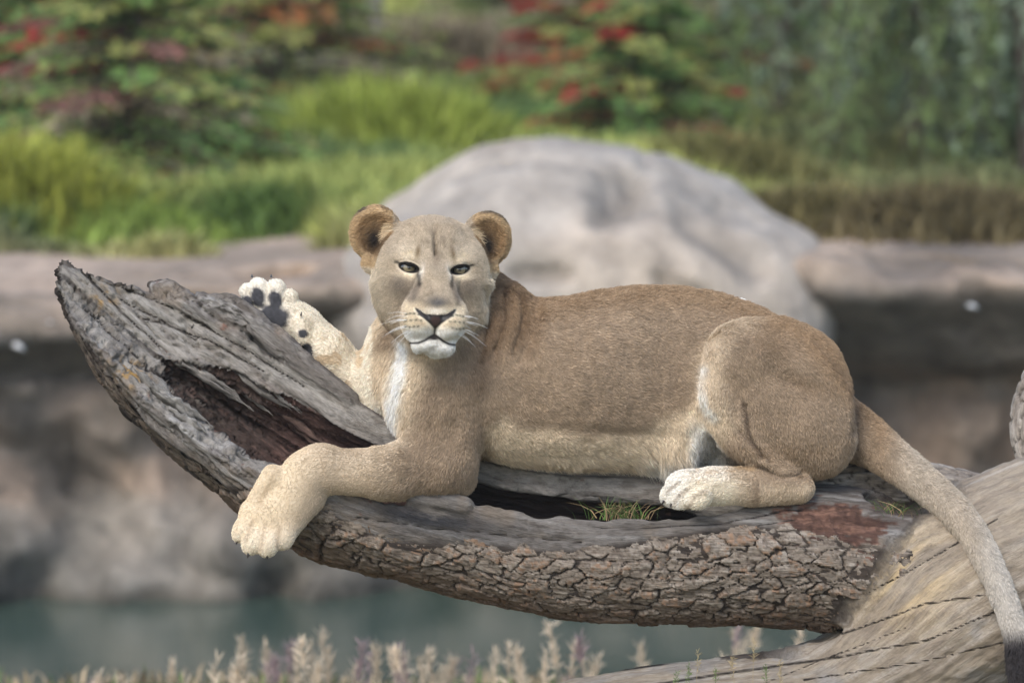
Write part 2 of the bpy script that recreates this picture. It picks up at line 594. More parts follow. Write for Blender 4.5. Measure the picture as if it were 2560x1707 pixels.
def folds(p):
    x, y, d = p[:, 0], p[:, 1], p[:, 2]
    near = ss(-40, 60, d)
    v = np.zeros(len(p))
    for pts, wd, amp in ((((1215, 725), (1222, 800), (1205, 880)), 9, 10), (((1258, 730), (1262, 800), (1240, 870)), 8, 8), (((1300, 745), (1306, 800), (1285, 870)), 9, 9), (((1345, 760), (1335, 830), (1300, 900)), 14, 6),
                         (((1010, 905), (1110, 862), (1205, 815)), 12, 7), (((1060, 945), (1180, 900)), 14, 4),
                         (((1240, 880), (1218, 960), (1200, 1050), (1215, 1140)), 24, 10), (((1270, 860), (1250, 960)), 30, 6), (((1060, 1000), (1130, 960), (1190, 900)), 22, 5),
                         (((1858, 1010), (1870, 1080), (1900, 1140)), 7, 9), (((1845, 1075), (1880, 1110), (1920, 1150)), 5, 6), (((1890, 1165), (1950, 1190), (2000, 1180)), 7, 7),
                         (((2125, 930), (2145, 1000), (2130, 1080)), 12, 7), (((1760, 1000), (1745, 1060), (1700, 1130)), 14, 5)):
        v += amp * np.exp(-(seg_dist(x, y, pts) / wd) ** 2)
    v += 5.0 * fbm(p / 110.0, 2, 5) + 2.0 * fbm(p / 45.0, 2, 6)
    v += 18 * gauss(x, y, 1665, 900, 70, 120) - 10 * gauss(x, y, 1180, 850, 50, 90, 15) - 8 * gauss(x, y, 1420, 930, 150, 120) - 8 * gauss(x, y, 1930, 880, 90, 40, 25) + 10 * gauss(x, y, 1985, 960, 80, 22, 25) - 7 * gauss(x, y, 2020, 1060, 70, 60)
    v += 8 * gauss(x, y, 1320, 870, 26, 100, 12) - 7 * gauss(x, y, 1265, 830, 26, 80, 14) + 8 * gauss(x, y, 1130, 1075, 22, 60, 20) - 6 * gauss(x, y, 1955, 800, 70, 26, 28) + 7 * gauss(x, y, 1500, 1075, 190, 16, 4)
    for xr in (1400, 1452, 1504, 1556):
        v += 2.6 * np.exp(-(seg_dist(x, y, ((xr, 830), (xr + 26, 930), (xr + 20, 1030))) / 13) ** 2)                 # ribs
    return v * near

def lion_mesh():
    L = build_lioness_sdf()
    h, g = 2.4, 6.0
    ax = axis_var(560, 2600, g, h, 864, 1304)
    ay = axis_var(496, 1790, g, h, 496, 910)
    az = axis_var(-270, 480, g, h, 110, 470)
    return L.mesh(ax, ay, az)

LV, LQ = lion_mesh()
LN = vnormals(LV, LQ)
_ib = (LV[:, 0] > 990) & (LV[:, 0] < 2180) & (LV[:, 1] > 700) & (LV[:, 1] < 1230) & (LV[:, 2] > -40)
LV[_ib] -= LN[_ib] * folds(LV[_ib])[:, None]
LN = vnormals(LV, LQ)
LW = m2w(LV)

# ================================================================== LIONESS: markings and painted crease shade, fur, eyes
def mixc(c, w_, new):
    w_ = np.clip(w_, 0, 1)[:, None]
    return c * (1 - w_) + np.array(new)[None, :] * w_

def head_local(p):
    return (p - HO) @ HB.T

TAN = (0.315, 0.234, 0.157); WARM = (0.280, 0.183, 0.100); CREAM = (0.64, 0.52, 0.37); PALE = (0.74, 0.65, 0.50); WHITE = (0.82, 0.785, 0.715)
DARK = (0.012, 0.010, 0.009); BROWN = (0.20, 0.125, 0.065); GREY = (0.25, 0.205, 0.16)

def lion_colors(p):
    """pigment and painted crease shade per point; p in model space"""
    f = 1 - p[:, 2] / FPX
    x = 1280 + (p[:, 0] - 1280) / f; y = 853.5 + (p[:, 1] - 853.5) / f; d = p[:, 2]
    q = head_local(p); u, v, w_ = q[:, 0], q[:, 1], q[:, 2]; au = np.abs(u)
    n1 = fbm(p / 60.0, 3, 11); n0 = fbm(p / 170.0, 2, 12); n2 = fbm(p / np.array([16.0, 9.0, 12.0]), 2, 23)
    c = np.tile(np.array(TAN), (len(p), 1)) * (1 + 0.14 * n1 + 0.10 * n2 + 0.14 * n0)[:, None]
    # back and withers warmer
    top = np.interp(x, [1200, 1300, 1350, 1500, 1650, 1800, 1900, 2000, 2100, 2200], [700, 735, 748, 727, 716, 733, 768, 823, 930, 1060])
    c = mixc(c, 0.75 * ss(95, 5, y - top + 14 * n1) * ss(1230, 1300, x), WARM)
    c = mixc(c, 0.85 * ss(1180, 1230, x) * ss(1380, 1310, x) * ss(930, 800, y), (0.255, 0.165, 0.092))
    for pts in (((1215, 725), (1222, 800), (1205, 900)), ((1262, 730), (1266, 800), (1240, 870)), ((1305, 745), (1308, 800), (1280, 880)), ((1010, 905), (1110, 862), (1205, 815)), ((1320, 740), (1245, 712), (1300, 733))):
        c = mixc(c, 0.85 * np.exp(-(seg_dist(x + 8 * n1, y, pts) / 9) ** 2) * (0.7 + 0.6 * n2), (0.095, 0.06, 0.034))  # shade of the neck wrinkles, painted as dark streaks
    c = mixc(c, 0.5 * np.exp(-(seg_dist(x, y, ((1235, 790), (1215, 900), (1195, 960))) / 26) ** 2), (0.21, 0.135, 0.08))
    # belly cream to white
    bel = np.interp(x, [1180, 1250, 1400, 1560, 1680, 1760], [1065, 1040, 1075, 1085, 1030, 985])
    c = mixc(c, ss(-12, 34, y - bel + 18 * n1) * ss(1200, 1240, x) * ss(1830, 1760, x) * ss(240, 200, d), CREAM)
    c = mixc(c, ss(1125, 1170, y + 12 * n1) * ss(1560, 1640, x) * ss(1850, 1800, x), WHITE)
    c = mixc(c, ss(1700, 1745, x + 12 * n1) * ss(1830, 1790, x) * ss(1010, 1090, y) * ss(120, 70, d), WHITE)
    # chest
    c = mixc(c, ss(1090, 1010, x + 0.25 * (y - 950) + 18 * n1) * ss(860, 900, y) * ss(1150, 1090, y) * ss(900, 930, x), CREAM)
    c = mixc(c, 0.8 * gauss(x, y, 1060, 880, 75, 45, -25) * (d > 0), CREAM)
    far = ss(20, -20, d) * ss(1040, 1000, x)
    c = mixc(c, far, np.array(CREAM) * 1.0)
    c = mixc(c, far * 0.6 * ss(960, 1020, y + 20 * n1), WHITE)
    c = mixc(c, 1.1 * np.exp(-(seg_dist(x + 8 * n1, y, ((1008, 845), (1003, 920), (985, 1010), (976, 1090))) / 15) ** 2) * ss(830, 860, y), WHITE)
    # near foreleg
    leg = ss(1060, 880, x + 10 * n1) * (d > 60) * (y > 1100)
    c = mixc(c, 0.55 * leg, CREAM)
    c = mixc(c, 0.75 * ss(810, 700, x + 0.3 * (y - 1200) + 20 * n1) * (d > 60) * (y > 1100), (0.72, 0.59, 0.41))
    c = mixc(c, 0.6 * ss(1290, 1370, y + 14 * n1) * (x < 780) * (d > 60), (0.78, 0.69, 0.55))
    for pts in (((632, 1300), (614, 1352)), ((664, 1310), (652, 1372)), ((698, 1312), (692, 1366))):
        c = mixc(c, 0.45 * np.exp(-(seg_dist(x, y, pts) / 5) ** 2) * (d > 150), (0.30, 0.21, 0.13))  # shade between the near toes, painted as brown lines
    c = mixc(c, 0.4 * np.exp(-(seg_dist(x, y, ((690, 1180), (650, 1255))) / 7) ** 2) * (d > 60), (0.35, 0.24, 0.14))
    c = mixc(c, 0.35 * gauss(x, y, 1000, 1235, 120, 22) * (d > 60), TAN)
    # far raised leg: spotted cream, white paw, black pads
    fl = (x < 935) * ss(20, -10, d) * (y < 1060)
    c = mixc(c, fl * 1.0, (0.76, 0.67, 0.53))
    c = mixc(c, fl * ss(0.12, 0.5, fbm(p / 30.0, 2, 41)) * (x > 780) * 0.55, (0.50, 0.34, 0.17))
    c = mixc(c, fl * ss(760, 690, x + 10 * n1) * 0.8, (0.76, 0.70, 0.60))
    for (cx, cy, rx, ry, an, dm) in ((645, 744, 17, 26, -18, -58), (688, 749, 17, 25, -14, -58), (620, 757, 13, 22, -20, -66), (682, 792, 44, 29, 15, -64), (757, 834, 13, 12, 20, -58), (768, 882, 19, 25, 0, -84), ):
        g = gauss(x, y, cx, cy, rx, ry, an)
        c = mixc(c, ss(0.26, 0.52, g + 0.12 * n2 + 0.08 * n1) * (d > dm) * (x < 935) * (d < 20), np.array((0.047, 0.046, 0.05)))
        c = c * (1 + 0.5 * (ss(0.3, 0.5, g) * (d > dm) * (x < 935) * (d < 20))[:, None] * fbm(p / 6.0, 2, 49)[:, None])
    # hind leg
    c = mixc(c, 0.8 * np.exp(-(seg_dist(x + 14 * n1, y, ((1790, 850), (1770, 900), (1768, 980), (1800, 1060))) / 34) ** 2) * (d > 80), CREAM)
    c = mixc(c, 0.75 * np.exp(-(seg_dist(x + 12 * n1, y, ((1757, 920), (1752, 965), (1766, 1010), (1785, 1040))) / 11) ** 2) * (d > 90), WHITE)
    c = mixc(c, 0.35 * ss(1930, 1850, x) * ss(850, 810, y) * (d > 90) * ss(1740, 1780, x), CREAM)
    c = mixc(c, 0.55 * ss(1130, 1180, y) * ss(1900, 1820, x) * (d > 60) * (x > 1600), CREAM)
    c = mixc(c, 0.85 * ss(1190, 1225, y + 14 * n1) * ss(1900, 1800, x) * (d > 60) * (x > 1600), PALE)
    c = mixc(c, 0.9 * ss(1750, 1690, x + 14 * n1) * (d > 60) * (y > 1150) * (x > 1600), (0.80, 0.75, 0.66))
    for pts in (((1722, 1222), (1696, 1240), (1684, 1268)), ((1765, 1228), (1738, 1240), (1724, 1268)), ((1700, 1205), (1672, 1226))):
        c = mixc(c, 0.6 * np.exp(-(seg_dist(x, y, pts) / 4.5) ** 2) * (d > 60), (0.22, 0.155, 0.10))  # hind toe grooves: their shade painted into the fur colour
    c = mixc(c, 0.5 * ss(0.1, 0.45, fbm(p / 26.0, 2, 47)) * (y > 1160) * (y < 1215) * (x > 1740) * (x < 1900) * (d > 60), (0.42, 0.28, 0.14))
    c = mixc(c, 0.5 * ss(1195, 1225, y) * (x > 1900) * (x < 2060) * (d > 60), CREAM)
    for pts, s_, a_ in ((((1855, 1000), (1868, 1080), (1900, 1140)), 5, .75), (((1845, 1075), (1880, 1110), (1920, 1150)), 4, .6), (((1890, 1165), (1950, 1192), (2000, 1182)), 6, .5), (((1880, 1150), (1930, 1180)), 4, .5)):
        c = mixc(c, a_ * np.exp(-(seg_dist(x, y, pts) / s_) ** 2) * (d > 60), (0.07, 0.045, 0.03))  # shade in the thigh and hock creases, painted dark
    c = mixc(c, 0.35 * np.exp(-(seg_dist(x, y, ((2030, 850), (2100, 930), (2142, 1010), (2125, 1090))) / 9) ** 2), (0.12, 0.085, 0.06))
    c = mixc(c, 0.35 * gauss(x, y, 1930, 870, 60, 25, 20) + 0.3 * gauss(x, y, 2010, 960, 70, 24, 20) + 0.3 * gauss(x, y, 1960, 1130, 120, 20), BROWN)
    c = mixc(c, 0.9 * (d < -90) * (y < 775) * ss(1730, 1760, x) * ss(1880, 1850, x), WHITE)
    # tail
    tl = ss(2190, 2290, x)
    c = mixc(c, tl * 0.9, (0.43, 0.365, 0.285))
    c = mixc(c, ss(2400, 2510, x) * 0.9, (0.50, 0.46, 0.405))
    c = mixc(c, ss(1560, 1610, y + 8 * n1) * (x > 2400), (0.035, 0.03, 0.03))
    # ---------------- head
    hm = ss(0, 34, w_ - np.interp(v, [-200, -120, -40, 20, 60], [30, -30, -60, -110, -160])) * ss(12, -6, au - np.interp(v, [-235, -200, -150, -90, 0, 40, 70], [62, 80, 128, 156, 172, 210, 230])) * ss(-250, -225, v) * (v < 190)
    edge = ss(-40, 10, w_)                                 # front of the face
    hc = np.tile(np.array((0.47, 0.385, 0.28)), (len(p), 1)) * (1 + 0.10 * n2 + 0.08 * n1)[:, None]
    hc = mixc(hc, 0.45 * gauss(au, v, 70, 45, 40, 26), (0.60, 0.52, 0.41))
    hc = mixc(hc, 0.5 * ss(60, 130, v), (0.36, 0.28, 0.195))
    hc = mixc(hc, 0.8 * ss(105, 145, au) * ss(40, 0, v), (0.62, 0.53, 0.40))
    hc = mixc(hc, 0.6 * ss(-120, -150, v) * ss(60, 100, au), (0.50, 0.385, 0.25))
    # cheeks' dark patches, pale streak under the eye
    for s in (-1, 1):
        us = u * s
        hc = mixc(hc, 0.8 * gauss(us, v, 84, -46, 27, 26, 20), (0.19, 0.155, 0.12))
        hc = mixc(hc, 0.6 * gauss(us, v, 58, -66, 13, 34, 28), (0.23, 0.19, 0.155))
        hc = mixc(hc, 0.95 * gauss(us, v, 66, -20, 28, 7, 9), (0.80, 0.68, 0.50))
        hc = mixc(hc, 0.9 * gauss(us, v, 34, -12, 6.5, 17, 8), (0.78, 0.72, 0.62))
        hc = mixc(hc, 0.75 * gauss(us, v, 58, 28, 24, 13, 10), (0.68, 0.58, 0.42))
        hc = mixc(hc, 0.8 * gauss(us, v, 42, 36, 6, 18, 8), (0.17, 0.105, 0.04))
        hc = mixc(hc, 0.55 * np.exp(-(seg_dist(us, v, ((38, -42), (44, -62), (56, -86), (64, -108))) / 6) ** 2), (0.15, 0.115, 0.09))
        hc = mixc(hc, 0.5 * gauss(us, v, 30, -90, 9, 12), (0.36, 0.27, 0.18))
    hc = mixc(hc, 1.0 * gauss(u, v, 3, -84, 25, 15) * (w_ > 110), (0.15, 0.14, 0.13))
    hc = mixc(hc, 0.3 * np.exp(-((u + 0) / 7) ** 2) * ss(8, 30, v) * ss(105, 80, v), (0.12, 0.085, 0.055))
    hc = mixc(hc, 0.42 * gauss(u, v, 0, 65, 40, 34) * ss(0.0, 0.3, fbm(q / np.array([7, 22, 20.0]), 2, 3) + 0.1), (0.15, 0.11, 0.075))
    hc = mixc(hc, 0.55 * gauss(u, v, 2, 18, 11, 18), (0.17, 0.12, 0.08))
    # muzzle and chin
    mz = ss(-88, -112, v - 0.25 * au) * ss(88, 64, au) * ss(70, 110, w_)
    hc = mixc(hc, 0.9 * mz, (0.72, 0.60, 0.43))
    hc = mixc(hc, 0.95 * mz * ss(-132, -155, v + 0.1 * au), WHITE)
    hc = mixc(hc, 0.9 * gauss(u, v, 0, -105, 30, 8) * (w_ > 120), (0.76, 0.70, 0.60))
    hc = mixc(hc, ss(-176, -186, v) * ss(72, 50, au) * ss(60, 100, w_), WHITE)
    for s in (-1, 1):
        for j, (v0, u0, u1) in enumerate(((-116, 42, 66), (-131, 34, 68), (-146, 40, 68))):
            us = u * s
            for k in range(4):
                uu = u0 + (u1 - u0) * k / 3
                vv = v0 + 2.0 * math.sin(k * 1.3 + j) + 0.10 * (uu - u0)
                hc = mixc(hc, 0.95 * gauss(us, v, uu, vv, 3.2, 2.6), (0.05, 0.065, 0.04))
    # nose leather, nostrils, philtrum, lips
    nl = 1.0 * (ss(1.0, 0.80, np.abs((v + 104) / 10) ** 2 + (u / 50) ** 2) + 0)
    tri = ss(3, -3, au - np.interp(v, [-152, -146, -136, -126, -118, -108, -102, -96], [0, 5, 15, 28, 40, 47, 50, 48])) * ss(-152, -146, v) * ss(4, -3, v - np.interp(au, [0, 24, 30, 36, 50], [-114, -113, -109, -105, -97]))
    hc = mixc(hc, np.maximum(tri, 0) * (w_ > 110), (0.022, 0.019, 0.018))
    hc = mixc(hc, 0.85 * ss(3, -2, au - np.interp(v, [-148, -138, -128, -122], [1, 6, 12, 9])) * ss(-148, -140, v) * ss(-116, -124, v) * (w_ > 110), (0.055, 0.032, 0.028))
    hc = mixc(hc, np.exp(-(u / 3.2) ** 2) * ss(-138, -143, v) * ss(-176, -170, v) * (w_ > 110), (0.02, 0.016, 0.014))
    lip = [(0, -164), (9, -169), (22, -178), (38, -185), (54, -186), (68, -179)]
    hc = mixc(hc, 1.1 * np.exp(-(seg_dist(au, v, lip) / (3.8 - 1.6 * ss(30, 68, au))) ** 2) * (w_ > 60), (0.02, 0.016, 0.014))
    hc = mixc(hc, gauss(u, v, 0, -172, 15, 6) * 1.2 * (w_ > 110), (0.022, 0.018, 0.017))
    # eyes: dark rims and tear lines
    for s in (-1, 1):
        us = u * s
        ex, ey = us - 63, v + 1 - 0.17 * (us - 63)
        rr = np.sqrt((ex / 22.5) ** 2 + (ey / 12.0) ** 2)
        hc = mixc(hc, ss(1.20, 1.06, rr) * (w_ > 20), DARK)
        hc = mixc(hc, np.exp(-(seg_dist(us, v, ((42, -8), (38, -22), (37, -42))) / 4.5) ** 2) * 0.85 * (w_ > 40), (0.03, 0.022, 0.018))
        hc = mixc(hc, np.exp(-(seg_dist(us, v, ((82, 7), (93, 11))) / 3.2) ** 2) * 0.9 * (w_ > 20), DARK)
    # ears
    for s, (eu, ev) in ((-1, (-137, 80)), (1, (134, 76))):
        r_ = np.hypot(u - eu, v - ev)
        er = ss(92, 102, u * s) * ss(0, 14, v - np.interp(u * s, [100, 140], [14, -10])) * (w_ < 30)
        hc = mixc(hc, er * 0.9, (0.46, 0.315, 0.165))
        hc = mixc(hc, er * ss(60, 42, r_) * 0.75, (0.25, 0.145, 0.065))
        hc = mixc(hc, 1.1 * gauss(u * s, v, eu * s + 2, ev - 14, 25, 38, 12) * er, (0.025, 0.019, 0.015))
        hc = mixc(hc, er * ss(62, 68, r_) * ss(ev + 20, ev + 60, v) * ss(-0.1, 0.2, n1) * 0.85, (0.05, 0.045, 0.042))
    c = c * (1 - hm[:, None]) + hc * hm[:, None]
    return np.clip(c, 0.008, 0.9)

# strand direction field (photo plane) and strand length by region
FLOW = np.array([(1000, 560, -1, .25), (985, 590, -1, .4), (1165, 580, 1, .3), (1180, 610, 1, .4), (1080, 560, 0, -1), (1020, 590, -.3, -1), (1150, 590, .3, -1), (960, 700, -1, .3), (1200, 700, 1, .3), (1000, 760, -.8, .6), (1170, 760, .8, .6), (1030, 800, -.9, .3), (1140, 800, .9, .3), (1085, 880, 0, 1), (1060, 860, -.2, 1), (1110, 860, .2, 1), (1085, 620, 0, -1),
                 (1240, 760, .3, 1), (1300, 800, .4, 1), (1050, 950, -.2, 1), (990, 950, -.3, 1), (1110, 950, 0, 1), (1150, 1060, .1, 1), (1120, 1160, -.4, .9), (960, 1180, -1, .15), (820, 1180, -1, .25), (720, 1240, -.6, .8), (640, 1340, -.4, .9),
                 (950, 880, -.5, .9), (930, 980, -.3, 1), (860, 900, -.8, -.6), (760, 820, -.7, -.7), (680, 740, -.3, -1),
                 (1400, 800, 1, .35), (1500, 850, 1, .3), (1450, 950, 1, .35), (1600, 800, 1, .3), (1600, 1000, .95, .4), (1350, 1000, .9, .5), (1350, 1110, 1, .35), (1550, 1130, .9, .5), (1700, 1130, .4, .95), (1750, 800, 1, .35), (1750, 950, .9, .6), (1850, 850, .8, .6), (1900, 950, .7, .8), (2000, 900, .7, .8), (2000, 1050, .3, 1), (2080, 1120, .1, 1), (1790, 980, .1, 1), (1830, 1080, .4, .9), (1900, 1150, .7, .7), (1990, 1210, -.3, .9), (1850, 1215, -1, .1), (1720, 1225, -1, .3),
                 (2180, 1090, .8, .6), (2300, 1190, .75, .65), (2420, 1310, .6, .8), (2500, 1470, .4, .9), (2550, 1620, .2, 1)], float)

def flow_dir(x, y):
    acc = np.zeros((len(x), 2)); tot = np.zeros(len(x))
    for fx, fy, dx, dy in FLOW:
        wt = 1.0 / (((x - fx) ** 2 + (y - fy) ** 2) + 300.0) ** 1.6
        n = math.hypot(dx, dy)
        acc[:, 0] += wt * dx / n; acc[:, 1] += wt * dy / n
    return acc / (np.linalg.norm(acc, axis=1, keepdims=True) + 1e-12)

def fur_length(p, n):
    """strand length in model units"""
    f = 1 - p[:, 2] / FPX
    x = 1280 + (p[:, 0] - 1280) / f; y = 853.5 + (p[:, 1] - 853.5) / f; d = p[:, 2]
    q = head_local(p); u, v, w_ = q[:, 0], q[:, 1], q[:, 2]; au = np.abs(u)
    ln = np.full(len(p), 10.5)
    belly = ss(1125, 1165, y) * ss(1230, 1300, x) * ss(1840, 1780, x) * (d < 96) * (y < 1190)
    ln += 14 * belly
    ln += 30 * ss(1085, 1140, y) * ss(1540, 1640, x) * ss(1830, 1760, x) * (d < 96) * (y < 1190)
    ln += 16 * gauss(x, y, 985, 1000, 26, 90) * (d > -60)
    ln += 7 * gauss(x, y, 1760, 990, 22, 60) * (d > 60)
    ln += 8 * ss(1570, 1620, y) * (x > 2400)
    ln -= 3.0 * ((y > 1100) & (x < 1000) & (d > 60))
    ln -= 3.5 * ((y > 1180) & (x < 790) & (d > 60))
    ln -= 2.5 * ((x < 760) & (d < 20))
    ln -= 4 * ((y > 1160) & (x > 1600) & (x < 2040) & (d > 60))
    ln -= 3 * (x < 930)
    hm = ss(0, 34, w_ - np.interp(v, [-200, -120, -40, 20, 60], [30, -30, -60, -110, -160])) * ss(12, -6, au - np.interp(v, [-235, -200, -150, -90, 0, 40, 70], [62, 80, 128, 156, 172, 210, 230])) * (v > -240) * (v < 190)
    ln = ln * (1 - hm) + 6.5 * hm
    ln += 10 * ss(110, 140, au) * ss(-10, -40, v) * ss(-170, -130, v) * hm
    face = ss(40, 80, w_) * (au < 110)
    ln = ln * (1 - face) + 5.0 * face
    ln += face * 9 * ss(-186, -200, v) * ss(66, 50, au)
    ln = np.where((v > 30) & (au > 100) & (v < 190) & (w_ > -130) & (w_ < 20), 9.0, ln)
    for s, (eu, ev) in ((-1, (-137, 80)), (1, (134, 76))):      # tufts inside the ears
        ln += 22 * gauss(u * s, v, eu * s - 34, ev + 4, 13, 24) * (w_ > -70) * (w_ < 10)
    ln = np.maximum(ln, 4.0 - 1.0 * face)
    # bare skin: nose, lips, eye rims, pads
    bare = np.zeros(len(p))
    bare = np.maximum(bare, (w_ > 110) * ss(5, 0, au - np.interp(v, [-176, -152, -146, -136, -126, -118, -108, -102], [4, 4, 7, 17, 30, 42, 48, 50])) * (v < np.interp(au, [0, 24, 30, 36, 50], [-112, -111, -107, -103, -95])) * (v > -178))
    lip = [(0, -164), (9, -169), (22, -178), (38, -185), (54, -186), (68, -179)]
    bare = np.maximum(bare, (w_ > 60) * np.exp(-(seg_dist(au, v, lip) / 5) ** 2))
    ex, ey = au - 63, v + 1 - 0.17 * (au - 63)
    bare = np.maximum(bare, (w_ > 20) * ss(1.5, 1.3, np.sqrt((ex / 22.5) ** 2 + (ey / 12.0) ** 2)) * (v > -40) * (v < 40))
    for (cx, cy, rx, ry, an, dm) in ((645, 744, 17, 26, -18, -58), (688, 749, 17, 25, -14, -58), (620, 757, 13, 22, -20, -66), (682, 792, 44, 29, 15, -64), (757, 834, 13, 12, 20, -58), (768, 882, 19, 25, 0, -84)):
        bare = np.maximum(bare, ss(0.38, 0.55, gauss(x, y, cx, cy, rx, ry, an)) * (d > dm) * (x < 935) * (d < 20))
    return ln * (1 - bare)

def skin_gloss(p):
    q = head_local(p); u, v, w_ = q[:, 0], q[:, 1], q[:, 2]; au = np.abs(u)
    return (w_ > 110) * ss(3, -3, au - np.interp(v, [-152, -146, -136, -126, -118, -108, -102, -96], [0, 5, 15, 28, 40, 47, 50, 48])) * ss(-152, -146, v) * ss(-100, -106, v)

LC = lion_colors(LV)
BASE = Vector(m2w(conv(1500, 1180, 0)))
m = N('lion_skin')
_rg = m.math('SUBTRACT', 0.85, m.math('MULTIPLY', m.attr('gloss', 'Fac'), 0.5))
m.set(m.attr('tint'), _rg, 0.25)
m.bump(m.noise(m.coord('Object'), 900, 2), 0.25, 0.002)
MAT_SKIN = m.m
lion = mesh_obj('lioness', LW - np.array(BASE), LQ, MAT_SKIN, attrs={'tint': ('FLOAT_COLOR', np.hstack([LC, np.ones((len(LC), 1))])), 'gloss': ('FLOAT', skin_gloss(LV))})
lion.location = BASE
tag(lion, 'tan lioness lying on the hollow log with one forepaw raised, facing the viewer', 'lioness')

def make_fur(count, seed=1):
    rng = np.random.default_rng(seed)
    T = np.vstack([LQ[:, [0, 1, 2]], LQ[:, [0, 2, 3]]])
    A = LV[T]
    ar = np.linalg.norm(np.cross(A[:, 1] - A[:, 0], A[:, 2] - A[:, 0]), axis=1)
    cen = A.mean(1)
    fn = LN[T].mean(1)
    wt = ar * (1 + 3.0 * ss(-30, 40, head_local(cen)[:, 2]) * (np.abs(head_local(cen)[:, 0]) < 190) * (np.abs(head_local(cen)[:, 1]) < 240))
    wt *= np.where(fn[:, 2] < -0.55, 0.12, 1.0)             # thin fur out on the side nobody sees
    wt /= wt.sum()
    t = rng.choice(len(T), count, p=wt)
    r1, r2 = np.sqrt(rng.random(count)), rng.random(count)
    ba = np.stack([1 - r1, r1 * (1 - r2), r1 * r2], 1)[:, :, None]
    P = (LV[T[t]] * ba).sum(1); Nn = (LN[T[t]] * ba).sum(1)
    Nn /= np.linalg.norm(Nn, axis=1, keepdims=True)
    ln = fur_length(P, Nn)
    k = ln > 2.0
    P, Nn, ln = P[k], Nn[k], ln[k]
    cl = (LC[T[t]] * ba).sum(1)[k]
    hq = head_local(P)
    for s_, (eu, ev) in ((-1, (-137, 80)), (1, (134, 76))):
        tw = gauss(hq[:, 0] * s_, hq[:, 1], eu * s_ - 34, ev + 4, 13, 24) * (hq[:, 2] > -70) * (hq[:, 2] < 10)
        cl = mixc(cl, ss(0.2, 0.5, tw) * 0.9, (0.62, 0.48, 0.30))
    n = len(P)
    f = 1 - P[:, 2] / FPX
    fx = flow_dir(1280 + (P[:, 0] - 1280) / f, 853.5 + (P[:, 1] - 853.5) / f)
    D = np.stack([fx[:, 0], fx[:, 1], np.zeros(n)], 1)
    D -= Nn * (D * Nn).sum(1, keepdims=True)
    D /= np.linalg.norm(D, axis=1, keepdims=True) + 1e-6
    cl_n = np.stack([fbm(P / 22.0, 2, 61), fbm(P / 22.0, 2, 62), fbm(P / 22.0, 2, 63)], 1)
    jit = rng.normal(0, 0.22, (n, 3)) + 0.55 * cl_n
    lift = 0.30 + 0.15 * rng.random(n)
    d0 = D + Nn * (lift + 0.35)[:, None] + jit * 0.6
    d0 /= np.linalg.norm(d0, axis=1, keepdims=True)
    d1 = D + Nn * (lift * 0.45)[:, None] + jit
    d1[:, 1] += 0.012 * ln                                    # long hair hangs
    d1 /= np.linalg.norm(d1, axis=1, keepdims=True)
    ln = ln * (0.7 + 0.6 * rng.random(n))
    pts = np.stack([P - Nn * 1.0, P + d0 * (ln * 0.45)[:, None], P + d0 * (ln * 0.45)[:, None] + d1 * (ln * 0.55)[:, None]], 1)
    W = m2w(pts.reshape(-1, 3)) - np.array(BASE)
    hc = bpy.data.hair_curves.new('fur')
    hc.add_curves([3] * n)
    hc.attributes['position'].data.foreach_set('vector', W.astype(np.float32).ravel())
    ra = hc.attributes.get('radius') or hc.attributes.new('radius', 'FLOAT', 'POINT')
    base_r = 0.00040 + 0.0003 * rng.random(n)
    hw = ss(-30, 40, head_local(P)[:, 2]) * (np.abs(head_local(P)[:, 0]) < 190) * (np.abs(head_local(P)[:, 1]) < 240)
    base_r = base_r * (1 - 0.35 * hw)
    ra.data.foreach_set('value', np.stack([base_r, base_r * 0.8, base_r * 0.15], 1).astype(np.float32).ravel())
    v_ = (1 + (0.32 + 0.12 * hw) * (rng.random(n) - 0.5))[:, None]
    Sd = np.cross(Nn, D)
    stk = fbm(np.stack([(P * D).sum(1) / 34.0, (P * Sd).sum(1) / 6.0, P[:, 2] / 60.0], 1), 2, 66)
    v_ = v_ * (1 + (0.34 - 0.14 * hw) * stk)[:, None]
    tip = np.where(rng.random(n)[:, None] < 0.22, 1.22, 1.0)
    at = hc.attributes.new('tint', 'FLOAT_COLOR', 'CURVE')
    at.data.foreach_set('color', np.hstack([np.clip(cl * v_ * tip * 1.06, 0, 0.92), np.ones((n, 1))]).astype(np.float32).ravel())
    m = N('lion_fur')
    m.set(m.attr('tint'), 0.6, 0.22)
    hc.materials.append(m.m)
    o = bpy.data.objects.new('fur', hc)
    col.objects.link(o)
    o.parent = lion
    return o
fur = make_fur(460000)

# eyes
def eyeball(s):
    ctr = np.array([s * 62.0, -1.0, 64.0]); r = 28.0
    nu, nv = 40, 28
    V, Fq, C = [], [], []
    for j in range(nv + 1):
        th = math.pi * j / nv
        for i in range(nu):
            ph = 2 * math.pi * i / nu
            a = np.array([math.sin(th) * math.cos(ph), math.sin(th) * math.sin(ph), math.cos(th)])
            V.append(ctr + a * r)
            ang = math.degrees(th)
            if ang < 9: c_ = (0.012, 0.011, 0.010)
            elif ang < 31: c_ = (0.175, 0.145, 0.088)
            elif ang < 38: c_ = (0.03, 0.025, 0.018)
            else: c_ = (0.022, 0.018, 0.014)
            C.append((*c_, 1))
    for j in range(nv):
        for i in range(nu):
            Fq.append((j * nu + i, (j + 1) * nu + i, (j + 1) * nu + (i + 1) % nu, j * nu + (i + 1) % nu))
    W = m2w(HO + np.array(V) @ HB) - np.array(BASE)
    return mesh_obj('eye', W, np.array(Fq), MAT_EYE, lion, attrs={'tint': ('FLOAT_COLOR', C)})
m = N('eye_wet'); MAT_EYE = m.set(m.attr('tint'), 0.08, 0.5, Coat_Weight=1.0, Coat_Roughness=0.03)
